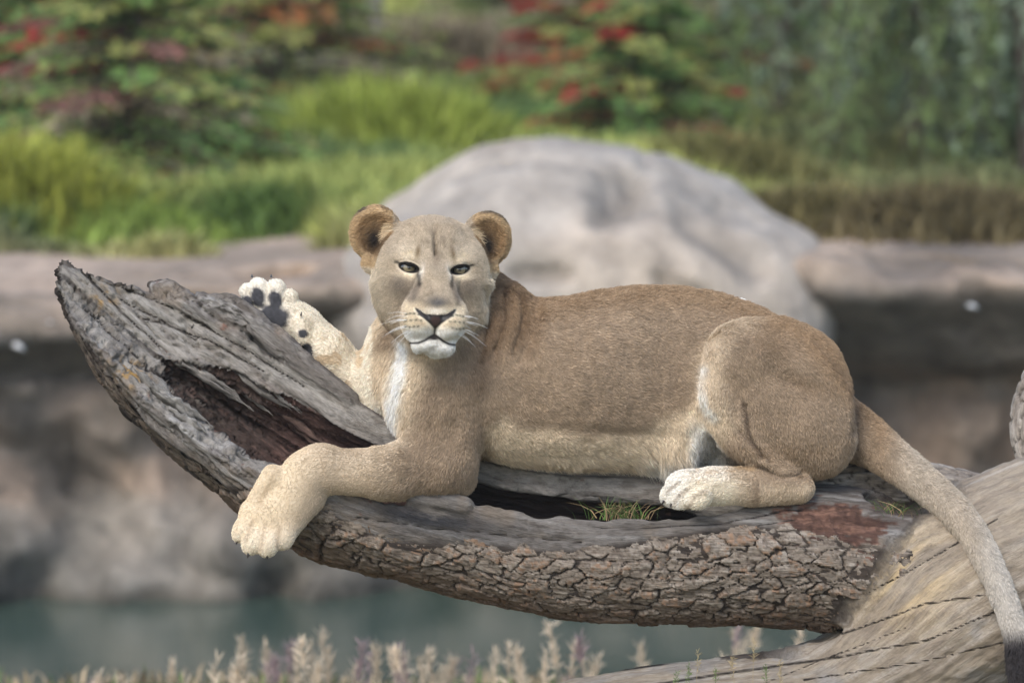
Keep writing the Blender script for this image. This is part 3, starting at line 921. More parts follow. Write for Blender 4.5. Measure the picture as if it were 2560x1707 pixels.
eyeball(-1); eyeball(1)

# whiskers
def whiskers():
    rng = random.Random(4)
    P = []
    for s in (-1, 1):
        for j, v0 in enumerate((-118, -132, -146, -156)):
            for k in range(3 if j < 3 else 2):
                u0 = s * (52 + 9 * k)
                L_ = rng.uniform(38, 84)
                a = np.array([u0, v0 + rng.uniform(-2, 2), 178 - 10 * k])
                dr = np.array([s * rng.uniform(.75, 1), rng.uniform(-.15, .25) - 0.16 * j, rng.uniform(-.15, .25)])
                P.append([a, a + dr * L_ * 0.5, a + dr * L_ + np.array([0, -0.16 * L_, -6])])
    P = np.array(P)
    W = m2w(HO + P.reshape(-1, 3) @ HB) - np.array(BASE)
    hc = bpy.data.hair_curves.new('whiskers')
    hc.add_curves([3] * len(P))
    hc.attributes['position'].data.foreach_set('vector', W.astype(np.float32).ravel())
    ra = hc.attributes.get('radius') or hc.attributes.new('radius', 'FLOAT', 'POINT')
    ra.data.foreach_set('value', np.tile([0.00045, 0.00035, 0.0001], len(P)).astype(np.float32))
    hc.materials.append(N('whisker_white').set((0.85, 0.85, 0.83), 0.35, 0.4))
    o = bpy.data.objects.new('whiskers', hc); col.objects.link(o); o.parent = lion
whiskers()

# claws
MAT_CLAW = N('claw_horn').set((0.05, 0.042, 0.038), 0.35, 0.5)
def claw(px, py, d, dx, dy, ln, r):
    a = conv(px, py, d); V, Fq = [], []
    ax_ = np.array([dx, dy, 0.0]); ax_ /= np.linalg.norm(ax_)
    s1 = np.array([-ax_[1], ax_[0], 0]); s2 = np.array([0, 0, 1.0])
    n, k = 7, 8
    for j in range(n + 1):
        t = j / n
        c = a + ax_ * ln * t + s2 * (ln * 0.35 * math.sin(t * 2.2) - 4 * t)
        for i in range(k):
            g = 2 * math.pi * i / k
            rr = r * (1 - t) ** 0.7 + 0.3
            V.append(c + s1 * math.cos(g) * rr * 0.7 + s2 * math.sin(g) * rr)
    for j in range(n):
        for i in range(k):
            Fq.append((j * k + i, j * k + (i + 1) % k, (j + 1) * k + (i + 1) % k, (j + 1) * k + i))
    return mesh_obj('claw', m2w(np.array(V)) - np.array(BASE), np.array(Fq), MAT_CLAW, lion)
for a in ((594, 1350, 246, -.4, 1, 12, 5), (622, 1382, 260, -.25, 1, 13, 6), (668, 1388, 264, .1, 1, 11, 6), (1660, 1250, 148, -.5, 1, 13, 5), (1678, 1258, 186, -.3, 1, 11, 5), (630, 694, -60, -.05, -1, 9, 5), (678, 694, -60, .0, -1, 9, 5), (752, 790, -28, .2, -1, 12, 4)):
    claw(*a)

# ================================================================== FALLEN LOG
_lp = catmull([(150, 684, 30), (225, 752, 76), (300, 815, 112), (390, 893, 144), (492, 967, 168), (640, 1070, 178), (800, 1180, 200), (950, 1248, 186), (1150, 1308, 168), (1400, 1360, 176), (1650, 1372, 178), (1900, 1382, 176), (2080, 1392, 178), (2300, 1425, 190)], 16)
_arc = np.concatenate([[0], np.cumsum(np.hypot(*np.diff(_lp[:, :2], axis=0).T))])
AT = np.arange(0, _arc[-1], 4.0)                      # arc length samples along the log
AX, AY, AR = (np.interp(AT, _arc, _lp[:, k]) for k in range(3))
ATX, ATY = np.gradient(AX), np.gradient(AY)
_n = np.hypot(ATX, ATY); ATX /= _n; ATY /= _n
XofT = lambda t: np.interp(t, AT, AX)

_gx, _gy = np.meshgrid(np.arange(0, 2800, 8.0) + 4, np.arange(0, 2000, 8.0) + 4, indexing='ij')
_lut = np.empty(_gx.shape, int)
for _k in range(len(_gx)):
    _lut[_k] = np.argmin((_gx[_k][:, None] - AX[None, ::2]) ** 2 + (_gy[_k][:, None] - AY[None, ::2]) ** 2, 1) * 2
_o = np.ones(len(AT))
NZ1 = fbm(np.stack([AT / 60.0, _o * 3.3, _o * 1.7], 1), 3, 7)
NZ2 = fbm(np.stack([AT / 70.0, _o * 9.3, _o * 4.7], 1), 3, 8)
NZ3 = fbm(np.stack([AT / 22.0, _o, _o], 1), 2, 18)

def log_coords(p):
    """nearest axis station, angle (deg, 0 near side, 90 up), distance from the axis"""
    x, y, d = p[:, 0], p[:, 1], p[:, 2]
    i = _lut[np.clip((x / 8).astype(int), 0, _lut.shape[0] - 1), np.clip((y / 8).astype(int), 0, _lut.shape[1] - 1)]
    dx, dy = x - AX[i], y - AY[i]
    t = AT[i] + np.clip(dx * ATX[i] + dy * ATY[i], -60, 60)
    t = np.clip(t, 0, AT[-1])
    r = np.interp(t, AT, AR)
    ov = dx * ATX[i] + dy * ATY[i]
    ends = ((i == 0) & (ov < 0)) | ((i >= len(AT) - 4) & (ov > 0))
    up = dx * ATY[i] - dy * ATX[i]
    rho = np.sqrt(up ** 2 + d ** 2 + np.where(ends, ov ** 2, 0))
    return t, np.degrees(np.arctan2(up, d)), rho, r

PHI1X, PHI1 = [150, 230, 300, 400, 500, 640, 720, 800, 860, 1000, 1150, 1400, 1650, 1760, 1850, 1960, 2020], [-60, -48, -38, -36, -36, -36, -24, -6, 0, 3, 20, 24, 27, 32, 45, 76, 95]
PHI2X, PHI2 = [150, 300, 500, 900, 1200, 1700, 1900, 2020], [108, 100, 95, 92, 94, 96, 96, 96]
RINX, RIN = [150, 360, 450, 560, 700, 1000, 1500, 1700, 1800, 1880], [-60, -40, 40, 92, 112, 118, 116, 110, 60, -40]
ROOT = catmull([(1050, 1870, 70, 75), (1500, 1797, 70, 106), (1800, 1768, 60, 122), (2050, 1738, 30, 138), (2240, 1632, -5, 192), (2400, 1500, -35, 240), (2580, 1400, -45, 236), (2760, 1330, -40, 220)], 6)
ROOTM = np.array([conv(*q[:3]) for q in ROOT]); ROOTR = ROOT[:, 3]
_rarc = np.concatenate([[0], np.cumsum(np.hypot(*np.diff(ROOTM[:, :2], axis=0).T))])
RT = np.arange(0, _rarc[-1], 4.0)
RX, RY, RD, RR = (np.interp(RT, _rarc, q) for q in (ROOTM[:, 0], ROOTM[:, 1], ROOTM[:, 2], ROOTR))
_k9 = np.hanning(41); _k9 /= _k9.sum()
RX, RY, RD, RR = (np.convolve(np.pad(q, 20, mode='reflect', reflect_type='odd'), _k9, 'valid') for q in (RX, RY, RD, RR))
RTX, RTY = np.gradient(RX), np.gradient(RY)
_n = np.hypot(RTX, RTY); RTX /= _n; RTY /= _n
_rlut = np.empty(_gx.shape, int)
for _k in range(len(_gx)):
    _rlut[_k] = np.argmin((_gx[_k][:, None] - RX[None, ::2]) ** 2 + (_gy[_k][:, None] - RY[None, ::2]) ** 2, 1) * 2

def root_coords(p):
    x, y, d = p[:, 0], p[:, 1], p[:, 2]
    i = _rlut[np.clip((x / 8).astype(int), 0, _rlut.shape[0] - 1), np.clip((y / 8).astype(int), 0, _rlut.shape[1] - 1)]
    dx, dy = x - RX[i], y - RY[i]
    t = RT[i] + dx * RTX[i] + dy * RTY[i]
    up = dx * RTY[i] - dy * RTX[i]; dd = d - RD[i]
    return np.hypot(up, dd) - np.interp(t, RT, RR), t, np.degrees(np.arctan2(up, dd))

def trunk_sdf(p):
    t, ph, rho, r = log_coords(p)
    x = XofT(t)
    one = np.ones(len(p))
    nz1, nz2, nz3 = (np.interp(t, AT, q) for q in (NZ1, NZ2, NZ3))
    lump = fbm(np.stack([t / 150.0, np.cos(np.radians(ph)) * 1.3, np.sin(np.radians(ph)) * 1.3], 1), 3, 9)
    v = rho - (r + 9 * lump + np.interp(x, [400, 600], [1, 0]) * 12 * fbm(np.stack([t / 70.0, ph / 14.0, one], 1), 3, 19))
    # the hollow
    rin = np.interp(x, RINX, RIN) + 14 * lump
    v = -smin(-v, rho - rin, 8)
    # the broken-open top
    p1 = np.interp(x, PHI1X, PHI1) + np.interp(x, [650, 800], [9, 6]) * nz1 + np.interp(x, [280, 420], [7, 0]) * nz3; p2 = np.interp(x, PHI2X, PHI2) + 3.0 * nz2
    wdg = np.maximum(p1 - ph, ph - p2) * (math.pi / 180) * np.maximum(rho, 8)
    wdg = np.where(x > 2010, 60.0, wdg)
    v = -smin(-v, wdg, 7)
    # torn tip
    v = np.maximum(v, (140 - p[:, 0]) + 26 * fbm(np.stack([p[:, 1] / 22, p[:, 2] / 22, one], 1), 3, 4))
    return v

def build_trunk():
    L = Sculpt()
    L.op(trunk_sdf, (90, 620, -300), (2420, 1700, 300), 10)
    L.cone((1038, 1242, 168), (1160, 1262, 160), 24, 22, 14)                       # knob on the near rim
    L.ell((505, 778, -62), (150, 34, 60), 14, rot=(0, 0, 27))                      # bark standing up behind the far rim
    bs = catmull([(430, 752, -30, 24), (560, 764, -26, 27), (640, 810, -22, 27), (712, 872, -20, 26), (800, 938, -20, 24), (880, 995, -22, 20)], 4)
    for a, b in zip(bs[:-1], bs[1:]):
        L.cone(tuple(a[:3]), tuple(b[:3]), a[3], b[3], 10)
    for k in range(len(ROOT) - 1):
        L.cone(tuple(ROOT[k][:3]), tuple(ROOT[k + 1][:3]), ROOT[k][3], ROOT[k + 1][3], 12 if ROOT[k][0] < 2150 else 30)
    L.cone((2200, 1450, 15), (2430, 1480, -40), 160, 232, 45)
    L.cone((2180, 1330, 60), (2420, 1300, -40), 70, 90, 40)                         # shoulder of the stump
    L.ell((2035, 1584, 60), (80, 24, 190), 10, 'sub', rot=(0, 0, -10))             # dark opening under the fork
    L.ell((2270, 1255, 40), (120, 42, 90), 22, 'sub')                              # rotten pocket
    ax = axis_var(90, 2680, 6.2, 6.2, 0, 1); ay = axis_var(620, 1900, 6.2, 6.2, 0, 1); az = axis_var(-280, 300, 6.2, 6.2, 0, 1)
    return L, L.mesh(ax, ay, az, step=5, slack=0.75)

TS, (TV, TQ) = build_trunk()
TN = vnormals(TV, TQ)
t_, ph_, rho_, r_ = log_coords(TV)
rd_, rt_, rp_ = root_coords(TV)
is_root = ss(25, -5, rd_ - np.minimum(np.abs(rho_ - r_), 60) * 0.4) * ss(2000, 2120, TV[:, 0] + 0.9 * (TV[:, 1] - 1500))
is_root = np.where(TV[:, 1] > 1640, 1.0, is_root)
XLIM = lambda y: np.interp(y, [1290, 1340, 1420, 1500, 1590], [2360, 2290, 2240, 2190, 2150])
is_root = np.maximum(is_root, ss(-30, 30, TV[:, 0] + 62 - XLIM(TV[:, 1]) + 40 * fbm(TV / 50.0, 3, 70)) * (TV[:, 1] > 1280) * (TV[:, 2] > -150))
gr = np.stack([t_, np.radians(ph_) * 170, rho_], 1) * (1 - is_root)[:, None] + np.stack([rt_ + 3000, np.radians(rp_) * 200, rd_], 1) * is_root[:, None]
cosd = gr * np.array([1 / 150.0, 1 / 11.0, 1 / 20.0])
fib = fbm(cosd, 4, 71)
fib2 = fbm(gr * np.array([1 / 260.0, 1 / 28.0, 1 / 40.0]), 3, 77)
_lf = ss(1000, 500, TV[:, 0]) * (1 - is_root)
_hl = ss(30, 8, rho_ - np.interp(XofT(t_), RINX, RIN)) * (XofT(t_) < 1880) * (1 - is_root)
rg = np.abs(fbm(gr * np.array([1 / 130.0, 1 / 20.0, 1 / 30.0]), 4, 73))
TV += TN * (3.2 * fib + 4.0 * fib2 + _lf * (9 * fib2 + 6 * fib - 26 * ss(0.12, 0.0, rg) * 0.5) + _hl * (10 * fib2 + 7 * fib + ss(1000, 700, TV[:, 0]) * (14 * fib2 + 8 * fib)) + is_root * (3.0 * fbm(gr * np.array([1 / 60.0, 1 / 24.0, 1 / 30.0]), 3, 80) + 9.0 * fbm(TV / np.array([70.0, 45.0, 60.0]), 3, 82)))[:, None]
# long drying cracks
crk = np.zeros(len(TV)); crd = np.full(len(TV), 40.0)
xx, yy = TV[:, 0], TV[:, 1]
for pts, wd in ((((205, 680), (330, 800), (420, 880)), 5), (((270, 700), (420, 765), (600, 865), (760, 965)), 4), (((300, 745), (400, 800), (490, 850)), 4), (((215, 770), (330, 870), (440, 965)), 5), (((350, 790), (520, 850), (660, 930)), 4), (((330, 900), (450, 960), (560, 1060), (690, 1150)), 5), (((1350, 1700), (1750, 1640), (2100, 1575), (2300, 1500), (2480, 1470)), 5),
                (((1600, 1705), (2050, 1640), (2300, 1590), (2470, 1520)), 5), (((2000, 1690), (2300, 1640), (2520, 1590)), 4), (((2150, 1480), (2330, 1380), (2480, 1290)), 4), (((1900, 1700), (2250, 1560)), 3),
                (((900, 1290), (1150, 1325), (1450, 1345)), 3), (((1500, 1315), (1800, 1300), (2000, 1265)), 3), (((1750, 1330), (1980, 1290)), 3)):
    wob = 1 - 0.65 * is_root
    dd = seg_dist(xx + 10 * fib2 * wob, yy + 8 * fib * wob, pts)
    crk = np.maximum(crk, np.exp(-(dd / wd) ** 2) * (TV[:, 2] > -40))
    crd = np.minimum(crd, np.where(TV[:, 2] > -40, dd * 4.0 / wd, 40.0))
TV -= TN * (9 * crk * (1 - 0.85 * is_root))[:, None]
_rd = gauss(TV[:, 0], TV[:, 1], 2085, 1298, 110, 46, 4) * (TV[:, 2] > 20)
TV -= TN * (ss(0.3, 0.6, _rd) * (7 + 12 * fbm(TV / 16.0, 3, 98)))[:, None]
TN = vnormals(TV, TQ)

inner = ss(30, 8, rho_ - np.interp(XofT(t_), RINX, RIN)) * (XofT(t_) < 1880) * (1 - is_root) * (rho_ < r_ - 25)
p1_ = np.interp(XofT(t_), PHI1X, PHI1); p2_ = np.interp(XofT(t_), PHI2X, PHI2)
rim = (1 - is_root) * ss(9, 3, np.minimum(np.abs(ph_ - p1_), np.abs(ph_ - p2_))) * (rho_ < r_ - 6)
def cm(c, w_, new):
    return mixc(c, w_, new)
g1 = fbm(gr * np.array([1 / 220.0, 1 / 14.0, 1 / 30.0]), 4, 91)
g2 = fbm(gr * np.array([1 / 60.0, 1 / 7.0, 1 / 12.0]), 3, 92)
g3 = fbm(TV / 90.0, 3, 93)
tc = np.tile(np.array((0.190, 0.168, 0.147)), (len(TV), 1))
tc = cm(tc, ss(-0.1, 0.5, g1), (0.35, 0.33, 0.305))
tc = cm(tc, 0.8 * ss(0.05, 0.5, -g2), (0.085, 0.07, 0.058))
tc = cm(tc, 0.55 * ss(0.1, 0.5, g3), (0.25, 0.195, 0.14))
# bark bed low on the trunk
BTX, BT = [200, 230, 500, 640, 700, 760, 850, 1000, 1150, 1250, 1400, 1600, 1850, 2000, 2150], [-60, -56, -62, -60, -44, -22, -20, -27, -16, -8, -3, 9, 25, 22, 14]
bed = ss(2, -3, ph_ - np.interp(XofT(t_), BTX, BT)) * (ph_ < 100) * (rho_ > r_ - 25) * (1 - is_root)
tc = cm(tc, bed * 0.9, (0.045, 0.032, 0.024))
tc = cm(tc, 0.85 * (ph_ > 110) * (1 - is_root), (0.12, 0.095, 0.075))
# hollow: dark red-brown rotten wood, shade under the belly painted in
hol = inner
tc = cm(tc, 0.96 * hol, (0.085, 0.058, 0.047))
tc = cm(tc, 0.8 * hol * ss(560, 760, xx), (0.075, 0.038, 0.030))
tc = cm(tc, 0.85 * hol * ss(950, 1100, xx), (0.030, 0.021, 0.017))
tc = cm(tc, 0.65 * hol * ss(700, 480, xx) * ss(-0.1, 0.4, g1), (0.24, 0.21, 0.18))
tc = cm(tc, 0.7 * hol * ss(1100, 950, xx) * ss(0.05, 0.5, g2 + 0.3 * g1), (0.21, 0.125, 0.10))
tc = cm(tc, rim * 0.7, (0.33, 0.305, 0.268))
tc = cm(tc, rim * 0.6 * ss(0.0, 0.4, g2), (0.15, 0.125, 0.10))
# front stain, lichen, rot
tc = cm(tc, 1.0 * gauss(xx, yy, 1060, 1290, 200, 32, 10) * ss(-0.85, -0.25, g1 + g3) * (TV[:, 2] > 60), (0.032, 0.032, 0.036))
tc = cm(tc, 0.6 * gauss(xx, yy, 520, 1010, 120, 60, 40) * ss(-0.2, 0.3, g1) * (1 - hol), (0.42, 0.41, 0.40))
lich = ss(0.12, 0.35, fbm(TV / 14.0, 3, 95)) * (gauss(xx, yy, 330, 930, 50, 34, 40) + 0.8 * gauss(xx, yy, 262, 750, 30, 30))
tc = cm(tc, lich, (0.42, 0.25, 0.075))
rot = gauss(xx, yy, 2085, 1298, 118, 52, 4) * (TV[:, 2] > 20)
rot = ss(0.36, 0.50, rot + 0.35 * fbm(TV / 22.0, 3, 97) + 0.3 * g2 + 0.3 * g3)
tc = cm(tc, rot, (0.120, 0.064, 0.046)); tc = cm(tc, rot * ss(-0.1, 0.4, g2 + fbm(TV / 12.0, 2, 99)), (0.235, 0.128, 0.090)); tc = cm(tc, rot * ss(0, 0.4, -g1), (0.07, 0.035, 0.025))
tc = cm(tc, 0.9 * gauss(xx, yy, 2265, 1265, 110, 40) * (TV[:, 2] > -60), (0.075, 0.048, 0.036))
# stump: pale twisted wood
rc_ = np.tile(np.array((0.385, 0.315, 0.235)), (len(TV), 1))
rc_ = cm(rc_, 0.5 * ss(0.0, 0.4, -g3), (0.27, 0.215, 0.16))
rc_ = cm(rc_, 0.6 * ss(-0.1, 0.45, g1), (0.52, 0.465, 0.40))
rc_ = cm(rc_, 0.85 * gauss(xx, yy, 2260, 1440, 130, 110, -40) * ss(-0.4, 0.2, g1), (0.60, 0.43, 0.22))
rc_ = cm(rc_, 0.45 * ss(0.0, 0.45, -g2), (0.20, 0.16, 0.125))
rc_ = cm(rc_, 0.6 * ss(0.0, 0.4, g3) * ss(1450, 1600, yy), (0.33, 0.315, 0.30))
tc = tc * (1 - is_root)[:, None] + rc_ * is_root[:, None]
tc = cm(tc, crk * 0.35 * (1 - is_root), (0.05, 0.04, 0.032))
LOGBASE = Vector(m2w(conv(2250, 1700, 0)))
log = empty('fallen_log', LOGBASE)
tag(log, 'weathered grey hollow log with cracked bark under the lioness', 'log')

def wood_mat(name, bump=0.5, scl=1.0):
    m = N(name)
    g = m.attr('grain', 'Vector')
    a = m.noise(m.mapping(g, (0.022, 0.14, 0.08)), 1.0, 5, 0.65)
    b = m.noise(m.mapping(g, (0.05, 0.55, 0.3)), 1.0, 4, 0.6)
    c3 = m.noise(m.mapping(g, (0.10, 1.3, 0.7)), 1.0, 4, 0.7)
    f = m.math('ADD', m.math('ADD', m.math('MULTIPLY', a, 0.45), m.math('MULTIPLY', b, 0.33)), m.math('MULTIPLY', c3, 0.22))
    k = m.ramp(f, [(0.34, 0.42), (0.5, 1.0), (0.66, 1.4)])
    k = m.mix(m.attr('rough', 'Fac'), (1, 1, 1), k)
    ck = m.ramp(m.math('DIVIDE', m.math('ADD', m.attr('crack', 'Fac'), m.math('MULTIPLY', b, 1.0)), 12.0), [(0.10, 1.0), (0.30, 0.0)])
    cb = m.mix(ck, m.mix(1.0, m.attr('tint'), k, 'MULTIPLY'), (0.030, 0.023, 0.018))
    m.set(cb, 0.82, 0.25)
    m.bump(m.math('SUBTRACT', f, m.math('MULTIPLY', ck, 0.5)), bump, 0.012)
    return m.m
MAT_WOOD = wood_mat('weathered_wood', 1.0)
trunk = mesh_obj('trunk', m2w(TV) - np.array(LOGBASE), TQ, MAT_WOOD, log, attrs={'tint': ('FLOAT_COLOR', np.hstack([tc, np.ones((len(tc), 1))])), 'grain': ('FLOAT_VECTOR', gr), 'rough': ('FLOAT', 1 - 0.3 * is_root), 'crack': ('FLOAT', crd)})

# ---- bark plates: one object each
def bark_mat():
    m = N('bark')
    o = m.attr('grain', 'Vector')
    a = m.noise(m.mapping(o, (0.05, 0.12, 0.1)), 1.0, 6, 0.7)
    b = m.noise(m.mapping(o, (0.02, 0.4, 0.1)), 1.0, 5, 0.6)
    f = m.math('ADD', m.math('MULTIPLY', a, 0.5), m.math('MULTIPLY', b, 0.5))
    k = m.ramp(f, [(0.33, 0.5), (0.5, 1.0), (0.66, 1.4)])
    m.set(m.mix(1.0, m.attr('tint'), k, 'MULTIPLY'), 0.88, 0.2)
    m.bump(f, 0.7, 0.012)
    return m.m
MAT_BARK = bark_mat()

def voronoi2(u, v, seed):
    iu, iv = np.floor(u).astype(np.int64), np.floor(v).astype(np.int64)
    f1 = np.full(u.shape, 9.0); f2 = np.full(u.shape, 9.0); idc = np.zeros(u.shape, np.int64)
    z = np.zeros(u.shape, np.int64)
    for a in range(-2, 3):
        for b in range(-2, 3):
            cu, cv = iu + a, iv + b
            px = cu + 0.1 + 0.8 * _hash(cu, cv, z, seed) + 0.5 * (cv % 2)
            py = cv + 0.1 + 0.8 * _hash(cu, cv, z, seed + 1)
            dd = np.hypot(u - px, v - py)
            idn = cu * 4096 + cv
            m_ = dd < f1
            f2 = np.where(m_, f1, np.minimum(f2, dd))
            idc = np.where(m_, idn, idc)
            f1 = np.where(m_, dd, f1)
    return f1, f2, idc

def unitv(a):
    return a / (np.linalg.norm(a, axis=-1, keepdims=True) + 1e-9)

def bark():
    ts = np.arange(120, np.interp(2290, AX, AT), 3.0)
    phs = np.arange(32, -128, -1.05)
    T, Ph = np.meshgrid(ts, phs, indexing='ij')
    sh = T.shape
    t, ph = T.ravel(), Ph.ravel()
    r = np.interp(t, AT, AR)
    lump = fbm(np.stack([t / 150.0, np.cos(np.radians(ph)) * 1.3, np.sin(np.radians(ph)) * 1.3], 1), 3, 9)
    arc = np.radians(ph) * 172
    big = ss(0.0, 0.3, fbm(np.stack([t / 260, arc / 260, t * 0], 1), 2, 33) + 0.1)
    wu = fbm(np.stack([t / 60, arc / 40, t * 0 + 2], 1), 4, 34, 0.6) * 34 + 60 * fbm(np.stack([t / 230, arc / 150, t * 0 + 5], 1), 2, 32)
    wv = fbm(np.stack([t / 70, arc / 34, t * 0 + 7], 1), 4, 35, 0.6) * 20 + 26 * fbm(np.stack([t / 260, arc / 120, t * 0 + 9], 1), 2, 31)
    f1, f2, idc = voronoi2((t + wu) / 66.0 + 60, (arc + wv) / 33.0 + 60, 5)
    e = f2 - f1
    f1b, f2b, idb = voronoi2((t + wu) / 27.0 + 20, (arc + wv) / 17.0 + 20, 9)
    eb = f2b - f1b
    hsh = _hash(idc, idc * 0, idc * 0, 12); hs2 = _hash(idc, idc * 0 + 1, idc * 0, 12); hs3 = _hash(idb, idb * 0 + 1, idb * 0, 14)
    rel = fbm(np.stack([t / 34, arc / 8, t * 0], 1), 4, 36); rel2 = fbm(np.stack([t / 10, arc / 7, t * 0], 1), 3, 37)
    cw = 0.06 + 0.13 * ss(-0.3, 0.4, fbm(np.stack([t / 55, arc / 40, t * 0], 1), 2, 39))
    h = ss(0.0, 1.0, (e + 0.05 * rel2) / cw) * (8 + 7 * hsh)
    h += ss(0.02, 0.2, e) * (2.6 * rel + 1.8 * rel2 + 4 * (hs3 - 0.5) - 3 * ss(0.08, 0.0, eb)) - 4
    h += 5 * (hs2 - 0.5) * ss(0.0, 0.3, e)
    x = XofT(t)
    lim = np.interp(x, BTX, BT) + 9 * fbm(np.stack([t / 40, t * 0, t * 0], 1), 3, 38)
    thin = ss(-2, -16, ph - lim)                                # plates thin out at the bark's edge
    h = h * (0.35 + 0.65 * thin)
    rr = r + 9 * lump + h
    a = np.stack([np.interp(t, AT, AX), np.interp(t, AT, AY), t * 0], 1)
    nx, ny = np.interp(t, AT, ATY), -np.interp(t, AT, ATX)
    P = a + np.stack([nx * np.sin(np.radians(ph)) * rr, ny * np.sin(np.radians(ph)) * rr, np.cos(np.radians(ph)) * rr], 1)
    edg = ss(0, -70, P[:, 0] - XLIM(P[:, 1]) + 40 * fbm(P / 50.0, 3, 70))
    P = P - unitv(P - a) * ((1 - edg) * (h * 0.8 + 2))[:, None]
    # pigment
    c = np.tile(np.array((0.21, 0.172, 0.135)), (len(t), 1)) * (0.72 + 0.3 * hsh + 0.3 * hs3)[:, None]
    c = cm(c, ss(-0.05, 0.5, rel) * 0.75, (0.37, 0.32, 0.265))
    c = cm(c, ss(0.72, 1.0, 0.5 * hs2 + 0.5 * hs3 + 0.6 * rel2) * 0.7, (0.24, 0.135, 0.075))
    c = cm(c, ss(0.0, 0.5, -rel2) * 0.6, (0.085, 0.06, 0.045))
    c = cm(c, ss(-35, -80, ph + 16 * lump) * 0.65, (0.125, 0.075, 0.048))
    c = cm(c, ss(700, 560, x) * 0.6, (0.10, 0.085, 0.068))
    c = cm(c, ss(0.07, 0.0, eb) * 0.6, (0.05, 0.037, 0.028))
    c = cm(c, ss(0.9, 0.1, e / cw) * 0.95, (0.022, 0.016, 0.012))
    gv = np.stack([t, arc, rr], 1)
    iu = np.arange(sh[0] * sh[1]).reshape(sh)
    Q = np.stack([iu[:-1, :-1], iu[1:, :-1], iu[1:, 1:], iu[:-1, 1:]], -1).reshape(-1, 4)
    ok = (ph[Q] < lim[Q]).all(1) & ((P[:, 0] - XLIM(P[:, 1]) + 40 * fbm(P / 50.0, 3, 70) + 14 * rel2)[Q] < 0).all(1) & (x[Q[:, 0]] > 235)
    rdist = root_coords(P)[0]
    ok &= ((rdist + 14 * rel2 + 10 * rel)[Q] > -20).all(1)
    # the paw side gap: the bark has fallen off the tip
    Q = Q[ok]
    cid = idc[Q[:, 0]]
    ids, inv, cnt = np.unique(cid, return_inverse=True, return_counts=True)
    vis = np.bincount(inv, np.maximum(0.05, np.cos(np.radians(ph[Q[:, 0]] + 5))))
    order = np.argsort(-vis)
    W = m2w(P) - np.array(LOGBASE)
    def emit(name, sel, kind=None):
        q = Q[sel]
        vs, iv = np.unique(q, return_inverse=True)
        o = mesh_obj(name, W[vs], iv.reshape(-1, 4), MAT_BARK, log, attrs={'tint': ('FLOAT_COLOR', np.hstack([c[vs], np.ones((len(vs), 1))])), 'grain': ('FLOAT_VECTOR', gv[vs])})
        if kind:
            o['kind'] = kind
    # a cell cut by the bark's edge may fall apart: keep its largest piece
    ncell = len(ids)
    srt0 = np.argsort(inv, kind='stable'); s0_ = np.searchsorted(inv[srt0], np.arange(ncell + 1))
    inv = inv.copy()
    for j in range(ncell):
        sel = srt0[s0_[j]:s0_[j + 1]]
        pr = {}
        def fnd(i):
            while pr.setdefault(i, i) != i:
                pr[i] = pr[pr[i]]; i = pr[i]
            return i
        for f_ in Q[sel]:
            r0 = fnd(int(f_[0]))
            for v_ in f_[1:]:
                pr[fnd(int(v_))] = r0
        rt = np.array([fnd(int(f_[0])) for f_ in Q[sel]])
        u_, c_ = np.unique(rt, return_counts=True)
        if len(u_) > 1:
            inv[sel[rt != u_[np.argmax(c_)]]] = ncell
    srt = np.argsort(inv, kind='stable'); st_ = np.searchsorted(inv[srt], np.arange(len(ids) + 1))
    rest = [srt[st_[-1]:]] if st_[-1] < len(srt) else []
    for k, j in enumerate(order):
        sel = srt[st_[j]:st_[j + 1]]
        if k < 290 and len(sel) > 12:
            emit('bark_plate', sel)
        else:
            rest.append(sel)
    if rest:
        emit('bark_crumbs', np.concatenate(rest), 'stuff')
bark()

# ---- splinters torn along the hollow
def splinter(t0, ln, ph, rho, w0, th, colr, seed):
    rg = np.random.default_rng(seed)
    n = 14
    V, C, G = [], [], []
    for j in range(n + 1):
        s_ = j / n
        t = t0 + ln * s_
        taper = min(1.0, 3.2 * s_ + 0.12) * min(1.0, 2.2 * (1 - s_) + 0.04)
        w_ = w0 * taper * (1 + 0.35 * rg.normal()); q = th * taper * (1 + 0.25 * rg.normal())
        pj = ph + 2.5 * math.sin(3 * s_ + seed) + rg.normal(0, 0.8); rj = rho + 5 * math.sin(5 * s_ + seed * 2)
        i = min(int(t / 4.0), len(AT) - 1)
        base = np.array([AX[i], AY[i], 0.0]); nv = np.array([ATY[i], -ATX[i], 0.0]); dv = np.array([0, 0, 1.0])
        er = nv * math.sin(R(pj)) + dv * math.cos(R(pj)); et = nv * math.cos(R(pj)) - dv * math.sin(R(pj))
        for a_, b_ in ((-1, -1), (1, -1), (1.1, 0.2), (0.3, 1), (-0.6, 0.8), (-1.1, 0.1)):
            V.append(base + er * (rj - b_ * q) + et * (a_ * w_))
            C.append(np.array(colr) * (0.65 + 0.7 * rg.random())); G.append((t, a_ * w_ * 2 + seed * 50, b_ * q))
    Fq = [(j * 6 + k, j * 6 + (k + 1) % 6, (j + 1) * 6 + (k + 1) % 6, (j + 1) * 6 + k) for j in range(n) for k in range(6)]
    C = np.array(C)
    return mesh_obj('splinter', m2w(np.array(V)) - np.array(LOGBASE), np.array(Fq), MAT_WOOD, log, smooth=False, attrs={'tint': ('FLOAT_COLOR', np.hstack([C, np.ones((len(C), 1))])), 'grain': ('FLOAT_VECTOR', np.array(G)), 'rough': ('FLOAT', np.ones(len(C))), 'crack': ('FLOAT', np.full(len(C), 40.0))})
_rs = random.Random(5)
